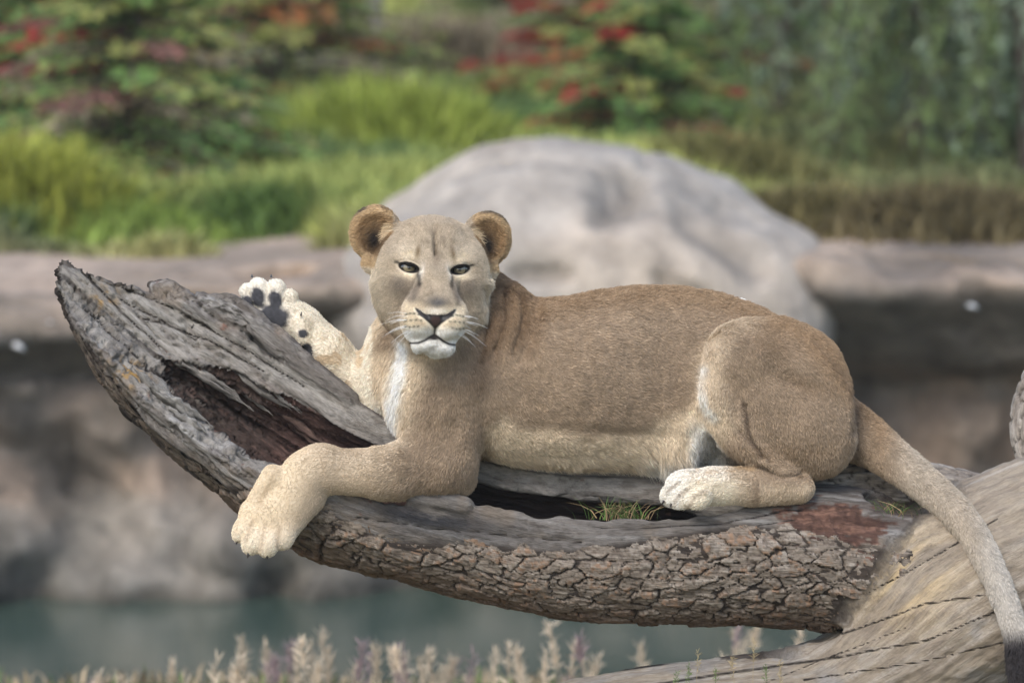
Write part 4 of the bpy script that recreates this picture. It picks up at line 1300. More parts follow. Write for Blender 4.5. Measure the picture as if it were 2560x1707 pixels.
for k in range(20):
    x0 = _rs.uniform(380, 760)
    t0 = float(np.interp(x0, AX, AT)); ri = float(np.interp(x0 + 60, RINX, RIN))
    ph = _rs.uniform(98, 150); cg = (0.26, 0.235, 0.205) if (ph < 118 or x0 < 520) else (0.15, 0.095, 0.075)
    splinter(t0, _rs.uniform(90, 240), ph, max(ri, 30) - _rs.uniform(-4, 10), _rs.uniform(5, 13), _rs.uniform(4, 9), cg, k)
for k in range(9):
    x0 = _rs.uniform(330, 620)
    t0 = float(np.interp(x0, AX, AT))
    splinter(t0, _rs.uniform(80, 190), float(np.interp(x0, PHI1X, PHI1)) + _rs.uniform(1, 5), float(np.interp(t0, AT, AR)) - _rs.uniform(15, 60), _rs.uniform(5, 11), _rs.uniform(4, 8), (0.30, 0.28, 0.25), 40 + k)

# ---- limbs behind
def limb(name, pts, seed, g=6.0, amp=7.0):
    pp = catmull(pts, 8)
    L = Sculpt()
    for a, b in zip(pp[:-1], pp[1:]):
        L.cone(tuple(a[:3]), tuple(b[:3]), a[3], b[3], 10)
    M_ = np.array([conv(*q[:3]) for q in pp]); lo = M_.min(0) - pp[:, 3].max() - 15; hi = M_.max(0) + pp[:, 3].max() + 15
    V, Q = L.mesh(*[np.arange(lo[k], hi[k], g) for k in range(3)])
    Nn = vnormals(V, Q)
    ar = np.concatenate([[0], np.cumsum(np.linalg.norm(np.diff(M_, axis=0), axis=1))])
    j = np.argmin(((V[:, None, :] - M_[None]) ** 2).sum(2), 1)
    T_ = np.gradient(M_, axis=0); T_ /= np.linalg.norm(T_, axis=1, keepdims=True)
    q = V - M_[j]; t = ar[j] + (q * T_[j]).sum(1)
    ph = np.arctan2(q[:, 0] * T_[j][:, 1] - q[:, 1] * T_[j][:, 0], q[:, 2])
    gr = np.stack([t, ph * pp[:, 3].mean(), ph * 0], 1)
    f1, f2, _i = voronoi2(gr[:, 0] / 70 + 50 + 0.4 * fbm(gr / 40, 2, seed), gr[:, 1] / 16 + 50, seed)
    e = f2 - f1
    rel = fbm(gr * np.array([1 / 50, 1 / 9, 1]), 3, seed + 3)
    V = V + Nn * (amp * ss(0.0, 0.3, e) + 4 * rel)[:, None]
    c = np.tile(np.array((0.23, 0.195, 0.16)), (len(V), 1))
    c = cm(c, ss(0, .5, rel) * .8, (0.40, 0.36, 0.31)); c = cm(c, ss(0.12, 0.0, e) * .9, (0.035, 0.026, 0.02))
    return mesh_obj(name, m2w(V) - np.array(LOGBASE), Q, MAT_BARK, log, attrs={'tint': ('FLOAT_COLOR', np.hstack([c, np.ones((len(c), 1))])), 'grain': ('FLOAT_VECTOR', gr)})
limb('limb', [(2010, 1225, -110, 52), (2150, 1215, -115, 58), (2320, 1228, -115, 62), (2480, 1258, -110, 56), (2650, 1290, -90, 50)], 51)
limb('limb', [(2620, 900, -160, 26), (2583, 980, -150, 32), (2568, 1080, -140, 34), (2590, 1170, -130, 30), (2640, 1260, -110, 34)], 52)

# ================================================================== SETTING: water, rock wall, boulder, banks
def grid_obj(name, X, Y, Z, mat, attrs=None, parent=None):
    sh = X.shape
    iu = np.arange(sh[0] * sh[1]).reshape(sh)
    Q = np.stack([iu[:-1, :-1], iu[1:, :-1], iu[1:, 1:], iu[:-1, 1:]], -1).reshape(-1, 4)
    return mesh_obj(name, np.stack([X, Y, Z], -1).reshape(-1, 3), Q, mat, parent, attrs=attrs)

# the near bank and everything around: one sheet of ground with the moat sunk into it
def ground_h(x, y):
    n = fbm(np.stack([x / 1.7, y / 1.7, x * 0], 1), 3, 201)
    near = 0.38 + 0.10 * n                                   # bank the log lies on
    far = 1.16 + 0.05 * n + np.clip(y - 12.0, 0, 60) * 0.028 + 0.25 * ss(25, 40, y) * fbm(np.stack([x / 4, y / 4, x * 0], 1), 2, 202)
    moat = -0.55
    a = ss(4.7, 7.2, y + 0.25 * n); b = ss(10.9, 11.3, y)
    h = near * (1 - a) + moat * a
    return h * (1 - b) + far * b
gx = np.concatenate([np.linspace(-250, -14, 20, endpoint=False), np.linspace(-14, 14, 130, endpoint=False), np.linspace(14, 250, 20)])
gy = np.concatenate([np.linspace(-80, -4, 18, endpoint=False), np.linspace(-4, 14, 90, endpoint=False), np.linspace(14, 60, 110, endpoint=False), np.linspace(60, 400, 26)])
GX, GY = np.meshgrid(gx, gy, indexing='ij')
GZ = ground_h(GX.ravel(), GY.ravel()).reshape(GX.shape)
m = N('earth')
o_ = m.coord('Object')
f_ = m.noise(o_, 1.6, 6, 0.6); f2_ = m.noise(o_, 14, 5, 0.6)
m.set(m.mix(f2_, m.ramp(f_, [(0.35, (0.075, 0.085, 0.025)), (0.52, (0.14, 0.125, 0.055)), (0.68, (0.22, 0.175, 0.11))]), (0.12, 0.10, 0.06)), 0.95, 0.1)
m.bump(f2_, 0.6, 0.05)
g_ = grid_obj('ground', GX, GY, GZ, m.m)
tag(g_, 'grassy ground of the enclosure on both sides of the moat', None, None, 'structure')

# water
m = N('moat_water')
o_ = m.coord('Object')
wv = m.noise(m.mapping(o_, (1.2, 3.2, 1)), 2.2, 3, 0.5)
m.set((0.048, 0.078, 0.060), 0.14, 0.4)
m.bump(wv, 0.06, 0.05)
WX, WY = np.meshgrid(np.linspace(-60, 60, 60), np.linspace(5.0, 11.4, 20), indexing='ij')
wt_ = grid_obj('water', WX, WY, WX * 0, m.m)
tag(wt_, 'still grey green water of the moat below the rock wall', None, None, 'structure')

# rock
def rock_mat(name, c1, c2, c3, scale=1.0, dark=(0.05, 0.045, 0.04), tint=True):
    m = N(name)
    o_ = m.coord('Object')
    a = m.noise(o_, 1.3 * scale, 6, 0.6, 0.4); b = m.noise(o_, 9 * scale, 6, 0.65); v = m.noise(m.mapping(o_, (3, 3, 0.8)), 2.2 * scale, 5, 0.6, 0.6)
    c = m.ramp(a, [(0.32, c1), (0.5, c2), (0.68, c3)])
    c = m.mix(m.ramp(v, [(0.55, 0.0), (0.72, 0.65)]), c, dark)
    k = m.ramp(b, [(0.3, 0.7), (0.7, 1.25)])
    c = m.mix(1.0, c, k, 'MULTIPLY')
    if tint:
        c = m.mix(1.0, c, m.attr('tint'), 'MULTIPLY')
    m.set(c, 0.9, 0.15)
    m.bump(m.math('ADD', m.math('MULTIPLY', a, 0.5), b), 0.6, 0.05)
    return m.m
MAT_ROCK = rock_mat('wall_rock', (0.135, 0.117, 0.096), (0.20, 0.168, 0.138), (0.28, 0.228, 0.185))
MAT_GREY = rock_mat('grey_rock', (0.085, 0.083, 0.076), (0.145, 0.142, 0.13), (0.235, 0.23, 0.215))
MAT_BOULDER = rock_mat('boulder_rock', (0.30, 0.265, 0.225), (0.375, 0.33, 0.28), (0.44, 0.375, 0.30), 0.8, (0.20, 0.18, 0.16))

def rock_wall():
    """profile swept along x: (outwards offset towards the viewer, height)"""
    xs = np.linspace(-16, 16, 640)
    prof = np.array([(-3.2, 1.20), (-2.0, 1.22), (-1.0, 1.22), (-0.35, 1.215), (-0.10, 1.20), (0.03, 1.165), (0.08, 1.11), (0.05, 1.07), (-0.08, 1.03), (-0.17, 0.98), (-0.23, 0.88), (-0.24, 0.68), (-0.21, 0.48), (-0.14, 0.34), (-0.02, 0.26), (0.06, 0.14), (0.12, -0.02), (0.15, -0.2), (0.16, -0.5)])
    pp = catmull(prof, 7)
    s_ = np.concatenate([[0], np.cumsum(np.hypot(*np.diff(pp, axis=0).T))])
    sv = np.linspace(0, s_[-1], 150)
    off, hz = np.interp(sv, s_, pp[:, 0]), np.interp(sv, s_, pp[:, 1])
    X, O = np.meshgrid(xs, off, indexing='ij'); _, H = np.meshgrid(xs, hz, indexing='ij'); _, SV = np.meshgrid(xs, sv, indexing='ij')
    x, o, h = X.ravel(), O.ravel(), H.ravel()
    n1 = fbm(np.stack([x / 1.1, h / 0.8, o / 0.8], 1), 4, 211)
    n2 = fbm(np.stack([x / 0.30, h / 0.25, o / 0.3], 1), 4, 212)
    colm = fbm(np.stack([x / 0.34, h / 1.3, x * 0], 1), 3, 213)
    lip = ss(0.75, 0.95, h)
    big = fbm(np.stack([x / 0.55, x * 0 + 3, x * 0], 1), 3, 214)
    y0 = 10.0 + 0.35 * np.sin(x * 0.6 + 1.0) - 0.04 * x + 0.26 * np.minimum(x + 0.8, 0)
    deep = 0.28 * ss(0.9, 1.5, x) * ss(0.95, 0.7, h)          # the right side is undercut deeper
    bulge = 0.30 * n1 + 0.20 * n2 + (1 - lip) * 0.34 * colm + lip * 0.22 * big
    face = ss(-1.2, -0.2, o)
    topz = (1 - face) * 0.03 * n1 + face * lip * (0.09 * n1 + 0.06 * n2 + 0.05 * np.sin(x * 1.3 + 0.6))
    topz = topz - 0.05 * ss(-0.2, -1.6, x) * ss(0.7, 1.0, h)
    topz = topz - face * ss(1.10, 1.0, h) * ss(0.7, 0.95, h) * ss(0.6, 1.6, x) * 0.07 + face * lip * (1 - ss(1.12, 1.2, h)) * 0.10 * fbm(np.stack([x / 0.4, h * 3, x * 0], 1), 3, 215)
    Y = y0 - (o + bulge * face - deep * face)
    Z = h + topz
    # colour: pinkish top, shade painted into the undercut, pale streaks
    c = np.ones((len(x), 3))
    top = ss(-0.3, -0.1, -o - 0.15) * ss(1.0, 1.12, h)
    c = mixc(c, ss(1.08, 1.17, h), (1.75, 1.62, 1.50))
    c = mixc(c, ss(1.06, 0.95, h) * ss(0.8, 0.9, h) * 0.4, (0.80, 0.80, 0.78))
    blot = fbm(np.stack([x / 0.28, h / 0.22, x * 0 + 4], 1), 3, 216)
    c = mixc(c, ss(0.0, 0.4, colm) * (1 - lip) * 0.7, (1.45, 1.18, 1.0))
    c = mixc(c, ss(0.05, 0.35, blot) * 0.6, (0.55, 0.55, 0.55)); c = mixc(c, ss(0.05, 0.35, -blot) * 0.5 * (1 - lip), (1.6, 1.4, 1.25))
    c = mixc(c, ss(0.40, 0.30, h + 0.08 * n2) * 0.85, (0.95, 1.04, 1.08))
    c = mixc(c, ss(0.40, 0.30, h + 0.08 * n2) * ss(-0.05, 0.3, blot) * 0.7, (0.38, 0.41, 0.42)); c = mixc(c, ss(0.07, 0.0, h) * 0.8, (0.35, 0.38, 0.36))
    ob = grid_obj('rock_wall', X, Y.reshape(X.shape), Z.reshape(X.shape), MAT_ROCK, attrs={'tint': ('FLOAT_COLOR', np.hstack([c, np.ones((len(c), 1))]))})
    return tag(ob, 'brown rock wall with an overhanging pinkish ledge above the moat', 'rock wall')
rock_wall()

def boulder(name, lumps, mat, seed, g, label, cat, amp=0.05, group=None, cracks=(), k=0.25, sharp=0.0, tintf=None, facets=0):
    """lumps: world ellipsoids (x, y, z, rx, ry, rz, rotz)"""
    L = Sculpt()
    lo = np.array([9e9] * 3); hi = -lo
    for (x, y, z, rx, ry, rz, rt) in lumps:
        c = np.array([x, y, z]); r = np.array([rx, ry, rz])
        Q = np.array(Matrix.Rotation(R(rt), 3, 'Y'))
        def f(p, c=c, r=r, Q=Q):
            q = (p - c) @ Q
            k0 = np.sqrt(((q / r) ** 2).sum(1)) + 1e-9; k1 = np.sqrt(((q / (r * r)) ** 2).sum(1)) + 1e-9
            return k0 * (k0 - 1) / k1
        mx = r.max()
        L.ops.append((f, c - mx - k, c + mx + k, k, 'add'))
        lo = np.minimum(lo, c - mx); hi = np.maximum(hi, c + mx)
    V, Q = L.mesh(*[np.arange(lo[i] - 0.1, hi[i] + 0.1, g) for i in range(3)])
    Nn = vnormals(V, Q)
    if facets:
        rr = np.random.default_rng(seed)
        c0_ = (lo + hi) / 2; ext = (hi - lo) / 2
        for _f in range(facets):
            a_ = rr.normal(0, 1, 3); a_[1] = -abs(a_[1]); a_[2] = abs(a_[2]) * 0.8; a_ /= np.linalg.norm(a_)
            pr = (V - c0_) @ a_; lim = np.quantile(pr, rr.uniform(0.90, 0.965))
            V = V - a_ * (np.maximum(pr - lim, 0) * 0.72)[:, None]
        Nn = vnormals(V, Q)
    n1 = fbm(V / 0.7, 4, seed); n2 = fbm(V / 0.16, 3, seed + 1)
    rd = np.abs(fbm(V / np.array([0.9, 0.9, 0.5]), 3, seed + 2))
    V = V + Nn * (amp * 2.2 * n1 + amp * 0.5 * n2 - sharp * ss(0.10, 0.0, rd))[:, None]
    cr = np.zeros(len(V))
    for pts, wd, dp in cracks:
        dd = seg_dist(V[:, 0] + 0.05 * n2, V[:, 2] + 0.05 * n1, pts)
        gq = np.exp(-(dd / wd) ** 2)
        V = V - Nn * (gq * dp)[:, None]; cr = np.maximum(cr, gq)
    c = np.ones((len(V), 3))
    if tintf is not None:
        c = tintf(V, Nn, n1, n2, cr)
    ctr = Vector(((lo[0] + hi[0]) / 2, (lo[1] + hi[1]) / 2, lo[2]))
    o = mesh_obj(name, V - np.array(ctr), Q, mat, attrs={'tint': ('FLOAT_COLOR', np.hstack([c, np.ones((len(c), 1))]))})
    o.location = ctr
    return tag(o, label, cat, group)

def bt(V, Nn, n1, n2, cr):
    c = np.ones((len(V), 3))
    c = mixc(c, ss(0.0, 0.4, n1) * 0.5, (1.10, 1.02, 0.94))
    c = mixc(c, ss(0.0, 0.5, -n1) * 0.5, (0.82, 0.85, 0.88))
    return mixc(c, cr * 0.55, (0.5, 0.5, 0.5))
def pix(px, py, y):
    return ray_at(px, py, y)
Y1 = 10.75
b0, b1, b2 = pix(1440, 560, Y1), pix(1700, 660, Y1), pix(1180, 640, Y1)
sx = (Y1 + 13.95) / FPX
b0 = pix(1420, 772, Y1)
boulder('boulder', [(pix(1400, 664, Y1)[0], Y1 - 0.05, pix(1400, 664, Y1)[2], 300 * sx, 0.7, 272 * sx, 0), (b0[0], Y1, b0[2], 520 * sx, 0.95, 412 * sx, 0), (pix(1685, 740, Y1)[0], Y1 - 0.05, pix(1685, 740, Y1)[2], 315 * sx, 0.85, 296 * sx, 8), (pix(1120, 720, Y1)[0], Y1 - 0.25, pix(1120, 745, Y1)[2], 300 * sx, 0.7, 250 * sx, -20), (pix(1970, 760, Y1)[0], Y1 - 0.3, pix(1970, 790, Y1)[2], 100 * sx, 0.45, 190 * sx, 0)],
        MAT_BOULDER, 221, 0.03, 'large rounded pale grey boulder on the ledge behind the lioness', 'boulder', 0.032,
        cracks=[([tuple(pix(1500, 480, Y1)[[0, 2]]), tuple(pix(1570, 455, Y1)[[0, 2]])], 0.05, 0.10), ([tuple(pix(1310, 640, Y1)[[0, 2]]), tuple(pix(1420, 625, Y1)[[0, 2]])], 0.035, 0.07), ([tuple(pix(1640, 640, Y1)[[0, 2]]), tuple(pix(1740, 680, Y1)[[0, 2]])], 0.035, 0.07), ([tuple(pix(1700, 500, Y1)[[0, 2]]), tuple(pix(1890, 620, Y1)[[0, 2]])], 0.05, 0.05)], tintf=bt, facets=0, sharp=0.02)

# small white feathers caught on the rock
MAT_FEATHER = N('white_feather').set((0.6, 0.59, 0.58), 0.7, 0.2)
def feather(px, py, y, ang, ln, label):
    V, Fq = [], []
    n = 12
    for j in range(n + 1):
        t = j / n
        w_ = 0.22 * ln * math.sin(math.pi * min(1, t * 1.05 + 0.02)) ** 0.7 * (1 - 0.35 * t)
        for k, s in enumerate((-1, 0, 1)):
            V.append((ln * (t - 0.5), s * w_, (0.0 if s == 0 else -0.006) + 0.02 * math.sin(t * 3) + (0.004 if s == 0 else 0)))
    for j in range(n):
        for k in range(2):
            Fq.append((j * 3 + k, (j + 1) * 3 + k, (j + 1) * 3 + k + 1, j * 3 + k + 1))
    o = mesh_obj('feather', V, np.array(Fq), MAT_FEATHER)
    md = o.modifiers.new('thickness', 'SOLIDIFY'); md.thickness = 0.003
    o.location = pix(px, py, y); o.rotation_euler = (R(70), R(ang), 0)
    tag(o, label, 'feather', 'white feathers on the rock')
feather(46, 868, 9.72, 28, 0.07, 'slanted white feather on the rock wall at the left edge')
feather(126, 808, 9.78, 10, 0.03, 'tiny white feather on the wall left of the log tip')
feather(2432, 768, 9.55, 18, 0.05, 'white feather on the ledge face right of the lioness')

# ================================================================== PLANTS
def leaf_mat(name, rough=0.7, trans=0.25):
    m = N(name)
    m.set(m.attr('tint'), rough, 0.25)
    m.b.inputs['Transmission Weight'].default_value = 0.0
    t = m.n('BsdfTranslucent'); m.l(m.attr('tint'), t.inputs[0])
    mx = m.n('MixShader'); mx.inputs[0].default_value = trans
    m.l(m.b.outputs[0], mx.inputs[1]); m.l(t.outputs[0], mx.inputs[2])
    out = [n for n in m.t.nodes if n.type == 'OUTPUT_MATERIAL'][0]
    m.l(mx.outputs[0], out.inputs[0])
    return m.m
MAT_LEAF = leaf_mat('leaf', 0.7, 0.5); MAT_GRASS = leaf_mat('grass_blade', 0.75, 0.2)
_mb = N('stem_bark'); MAT_STEM = _mb.set(_mb.ramp(_mb.noise(_mb.coord('Object'), 30, 5), [(0.3, (0.07, 0.052, 0.04)), (0.7, (0.17, 0.135, 0.11))]), 0.9, 0.15)

def quads_from(P, A, B, ln, wd):
    """leaf quads: base P, axis A, side B (unit), length, width -> verts, faces (rhombic)"""
    n = len(P)
    tip = P + A * ln[:, None]; mid = P + A * (ln * 0.5)[:, None]
    V = np.stack([P, mid + B * (wd / 2)[:, None], tip, mid - B * (wd / 2)[:, None]], 1).reshape(-1, 3)
    return V, np.arange(4 * n).reshape(-1, 4)

def unit(a):
    return a / (np.linalg.norm(a, axis=-1, keepdims=True) + 1e-9)

def tube(pts, radii, k=7):
    pts = np.asarray(pts, float); V, Fq = [], []
    for i, p in enumerate(pts):
        t = pts[min(i + 1, len(pts) - 1)] - pts[max(i - 1, 0)]
        t = t / np.linalg.norm(t)
        a = np.cross(t, (0, 1, 0.1)); a /= np.linalg.norm(a); b = np.cross(t, a)
        for j in range(k):
            g = 2 * math.pi * j / k
            V.append(p + (a * math.cos(g) + b * math.sin(g)) * radii[i])
    for i in range(len(pts) - 1):
        for j in range(k):
            Fq.append((i * k + j, i * k + (j + 1) % k, (i + 1) * k + (j + 1) % k, (i + 1) * k + j))
    return np.array(V), np.array(Fq)

def gh(x, y):
    return float(ground_h(np.array([x]), np.array([y]))[0])

GREEN = (0.23, 0.37, 0.11); DEEP = (0.16, 0.27, 0.09); OLIVE = (0.44, 0.45, 0.15); TANG = (0.44, 0.37, 0.26); REDL = (0.52, 0.065, 0.055); RUST = (0.54, 0.23, 0.09); PINK = (0.36, 0.18, 0.15); YELG = (0.24, 0.27, 0.06); SILV = (0.29, 0.36, 0.25)

def feather_shrub(px, y, height, spread, pal, seed, label, nb=70, nl=110, group='feathery autumn shrubs', leaf=0.05):
    rg = np.random.default_rng(seed)
    x = pix(px, 500, y)[0]; z = gh(x, y)
    root = empty('feathery_shrub', (x, y, z))
    stem = np.array([(0.03 * math.sin(3 * t + seed), 0.03 * math.cos(2 * t), height * t) for t in np.linspace(0, 1, 9)])
    SV, SF = tube(stem, np.linspace(0.035, 0.008, 9) * (height / 1.3))
    TV_, TF_ = [SV], [SF]; off = len(SV)
    LVs, LCs = [], []
    names, wts = [p[0] for p in pal], np.array([p[1] for p in pal], float)
    for i in range(nb):
        t = 0.06 + 0.92 * (i + rg.random()) / nb
        az = rg.random() * 2 * math.pi
        L_ = spread * (1.05 - 0.75 * t) * (0.6 + 0.5 * rg.random())
        s = np.linspace(0, 1, 7)
        up = rg.uniform(0.05, 0.30)
        rr = L_ * s; zz = height * t + L_ * (up * s - (0.10 + up) * s * s * 0.9)
        B = np.stack([math.cos(az) * rr, math.sin(az) * rr, zz], 1)
        v_, f_ = tube(B, np.linspace(0.010, 0.003, 7), 4)
        TV_.append(v_); TF_.append(f_ + off); off += len(v_)
        u = rg.random(nl) ** 0.8
        C = np.stack([np.interp(u, s, B[:, k]) for k in range(3)], 1)
        side = np.where(rg.random(nl) < 0.5, -1, 1)
        ax_ = np.array([math.cos(az), math.sin(az), 0.0]); sd_ = np.array([-math.sin(az), math.cos(az), 0.0])
        A = unit(ax_ * (0.5 + 0.3 * rg.random((nl, 1))) + sd_ * side[:, None] * (0.8 + 0.3 * rg.random((nl, 1))) + np.array([0, 0, -0.25]) + rg.normal(0, 0.22, (nl, 3)))
        C = C + A * (rg.random((nl, 1)) * 0.16 * L_ * np.sin(np.pi * np.clip(u, 0.08, 0.97))[:, None])
        Bv = unit(np.cross(A, rg.normal(0, 0.7, (nl, 3)) + np.array([0, -0.5, 0.6])))
        V, _ = quads_from(C, A, Bv, leaf * (0.7 + 0.7 * rg.random(nl)), leaf * 0.42 * (0.7 + 0.6 * rg.random(nl)))
        base = np.array(names[rg.choice(len(names), p=wts / wts.sum())])
        alt = np.array(names[rg.choice(len(names), p=wts / wts.sum())])
        if base[0] > 1.6 * base[1]: alt = base
        elif alt[0] > 1.6 * alt[1]: alt = np.array(OLIVE)
        c = np.where(rg.random((nl, 1)) < 0.7, base[None], alt[None]) * (0.7 + 0.6 * rg.random((nl, 1)))
        LVs.append(V); LCs.append(np.repeat(c, 4, 0))
    V = np.vstack(LVs); c = np.vstack(LCs)
    mesh_obj('trunk', np.vstack(TV_), np.vstack(TF_), MAT_STEM, root)
    mesh_obj('crown', V, np.arange(len(V)).reshape(-1, 4), MAT_LEAF, root, smooth=False, attrs={'tint': ('FLOAT_COLOR', np.hstack([c, np.ones((len(c), 1))]))})
    return tag(root, label, 'shrub', group)

PA = [(GREEN, 5), (DEEP, 2), (OLIVE, 3.5), (TANG, 1.2), (REDL, 0.9), (PINK, 0.8)]
PB = [(GREEN, 2.5), (OLIVE, 3.5), (RUST, 1.6), (REDL, 0.6), (PINK, 0.8), (TANG, 1), (YELG, 1.4)]
PC = [(GREEN, 4), (DEEP, 2), (OLIVE, 3), (REDL, 0.6), (RUST, 0.7), (YELG, .8)]
PD = [(OLIVE, 3), (GREEN, 3), (TANG, 2), (YELG, 1), (RUST, .7)]
feather_shrub(330, 14.2, 1.15, 1.05, PA, 11, 'big feathery green shrub with red tips at upper left', 200, 90)
feather_shrub(60, 15.2, 1.1, 0.8, [(REDL, 2.2), (GREEN, 4), (DEEP, 1.5), (OLIVE, 2)], 12, 'reddest feathery shrub at the left edge of the grass', 130, 80)
feather_shrub(690, 18.5, 1.25, 1.15, PB, 13, 'rust and orange tinged feathery shrub above the raised paw', 190, 80)
feather_shrub(500, 14.6, 0.62, 0.6, [(GREEN, 3), (TANG, 2), (PINK, 2), (REDL, 1.2), (DEEP, 2)], 14, 'low feathery shrub with pinkish sprays beside the big green shrub', 60, 90)
feather_shrub(1590, 15.8, 0.85, 0.75, PC, 15, 'feathery dark green shrub with red tips right above the boulder', 180, 80)
feather_shrub(1760, 20.0, 1.3, 1.1, PD, 16, 'tall olive feathery shrub behind the boulder towards the right', 100, 120)
feather_shrub(1420, 19.0, 0.8, 0.7, [(RUST, 1.2), (REDL, 1.3), (OLIVE, 4), (GREEN, 3), (TANG, 1)], 17, 'small red flecked shrub over the top of the boulder', 70, 100)
feather_shrub(250, 21.5, 1.5, 1.3, PC, 18, 'dark green feathery shrub behind the big one at upper left', 100, 120)
feather_shrub(1240, 24.0, 0.7, 0.9, [(OLIVE, 3), (TANG, 3), (GREEN, 1)], 19, 'low tan feathery shrub straight behind the lioness\'s head', 60, 90)
feather_shrub(2030, 23.0, 1.4, 1.2, PC, 20, 'dark feathery shrub between the two brown willow trunks', 110, 120)
feather_shrub(2420, 24.0, 1.4, 1.2, [(GREEN, 3), (OLIVE, 3), (RUST, 1), (DEEP, 2)], 21, 'dark feathery shrub behind the willow at the right edge', 110, 120)

def willow(px, y, seed, label, n=120, hang=(1.2, 2.2), spread=0.8, tr=0.07):
    rg = np.random.default_rng(seed)
    x = pix(px, 200, y)[0]; z = gh(x, y)
    root = empty('willow_tree', (x, y, z))
    H_ = 3.3
    stem = np.array([(0.10 * math.sin(1.2 * t * 3 + seed), 0.05 * t, H_ * t - 0.05) for t in np.linspace(0, 1, 14)])
    TVs, TFs = tube(stem, np.linspace(tr, tr * 0.45, 14), 9)
    Vs, Cs, lv, lf, off = [], [], [TVs], [TFs], len(TVs)
    for i in range(n):
        az = rg.random() * 2 * math.pi; rr = spread * math.sqrt(rg.random())
        top = H_ * rg.uniform(0.72, 1.0); ln = rg.uniform(*hang)
        p0 = np.array([0, 0, top - 0.25]); p1 = np.array([math.cos(az) * rr, math.sin(az) * rr, top])
        s = np.linspace(0, 1, 8)
        sway = rg.normal(0, 0.12, 2)
        Bp = np.vstack([p0, p1 * np.array([.6, .6, 1]) + np.array([0, 0, .05]), *[p1 + np.array([sway[0] * q * q * ln, sway[1] * q * q * ln, -ln * q]) for q in s]])
        v_, f_ = tube(Bp, np.linspace(0.010, 0.003, len(Bp)), 3)
        lv.append(v_); lf.append(f_ + off); off += len(v_)
        m_ = int(46 * ln)
        u = rg.random(m_)
        C = p1 + np.stack([sway[0] * u * u * ln, sway[1] * u * u * ln, -ln * u], 1)
        A = unit(rg.normal(0, 0.75, (m_, 3)) + np.array([0, 0, -1.0]))
        Bv = unit(np.cross(A, rg.normal(0, 1, (m_, 3))))
        V, _ = quads_from(C, A, Bv, 0.085 * (0.7 + 0.6 * rg.random(m_)), 0.024 * np.ones(m_))
        base = np.array(SILV) * (0.75 + 0.6 * rg.random()) if rg.random() < 0.42 else np.array((0.22, 0.29, 0.11))
        Vs.append(V); Cs.append(np.repeat(base[None] * (0.7 + 0.6 * rg.random((m_, 1))), 4, 0))
    V = np.vstack(Vs); c = np.vstack(Cs)
    mesh_obj('trunk', np.vstack(lv), np.vstack(lf), MAT_STEM, root)
    mesh_obj('crown', V, np.arange(len(V)).reshape(-1, 4), MAT_LEAF, root, smooth=False, attrs={'tint': ('FLOAT_COLOR', np.hstack([c, np.ones((len(c), 1))]))})
    return tag(root, label, 'tree', 'weeping trees on the slope')
willow(1955, 18.0, 31, 'weeping tree with reddish brown trunk right of the boulder', 120, (1.0, 2.5), 0.8, 0.04)
willow(2245, 16.5, 32, 'weeping tree with the darkest trunk, above the lioness\'s rump', 200, (1.2, 2.8), 0.85, 0.055)
willow(2520, 15.5, 33, 'weeping silver green tree at the right edge', 200, (1.4, 2.8), 0.8, 0.045)
willow(1700, 22.0, 34, 'thin weeping tree farther back above the boulder', 90, (1.0, 2.4), 0.9, 0.035)

def bare_tree(px, y, h, r, seed, label):
    x = pix(px, 200, y)[0]; z = gh(x, y)
    root = empty('bare_tree', (x, y, z))
    rg = random.Random(seed)
    pts = [(0.03 * math.sin(t * 5 + seed), 0, h * t - 0.05) for t in np.linspace(0, 1, 10)]
    V, Fq = tube(pts, np.linspace(r, r * 0.6, 10), 9)
    mesh_obj('trunk', V, Fq, N('pale_bark').set((0.23, 0.21, 0.20), 0.9), root)
    lv, lf, off = [], [], 0
    for k in range(9):
        t = 0.35 + 0.6 * k / 9; az = rg.uniform(0, 6.28); L_ = rg.uniform(.3, .8)
        b = [(math.cos(az) * L_ * s, math.sin(az) * L_ * s, h * t + L_ * (0.7 * s + 0.2 * s * s)) for s in np.linspace(0, 1, 6)]
        v_, f_ = tube(b, np.linspace(r * 0.3, 0.004, 6), 5); lv.append(v_); lf.append(f_ + off); off += len(v_)
    mesh_obj('crown', np.vstack(lv), np.vstack(lf), MAT_STEM, root)
    tag(root, label, 'tree')
bare_tree(945, 21.0, 3.2, 0.05, 3, 'slim bare grey tree trunk left of the lioness\'s head')

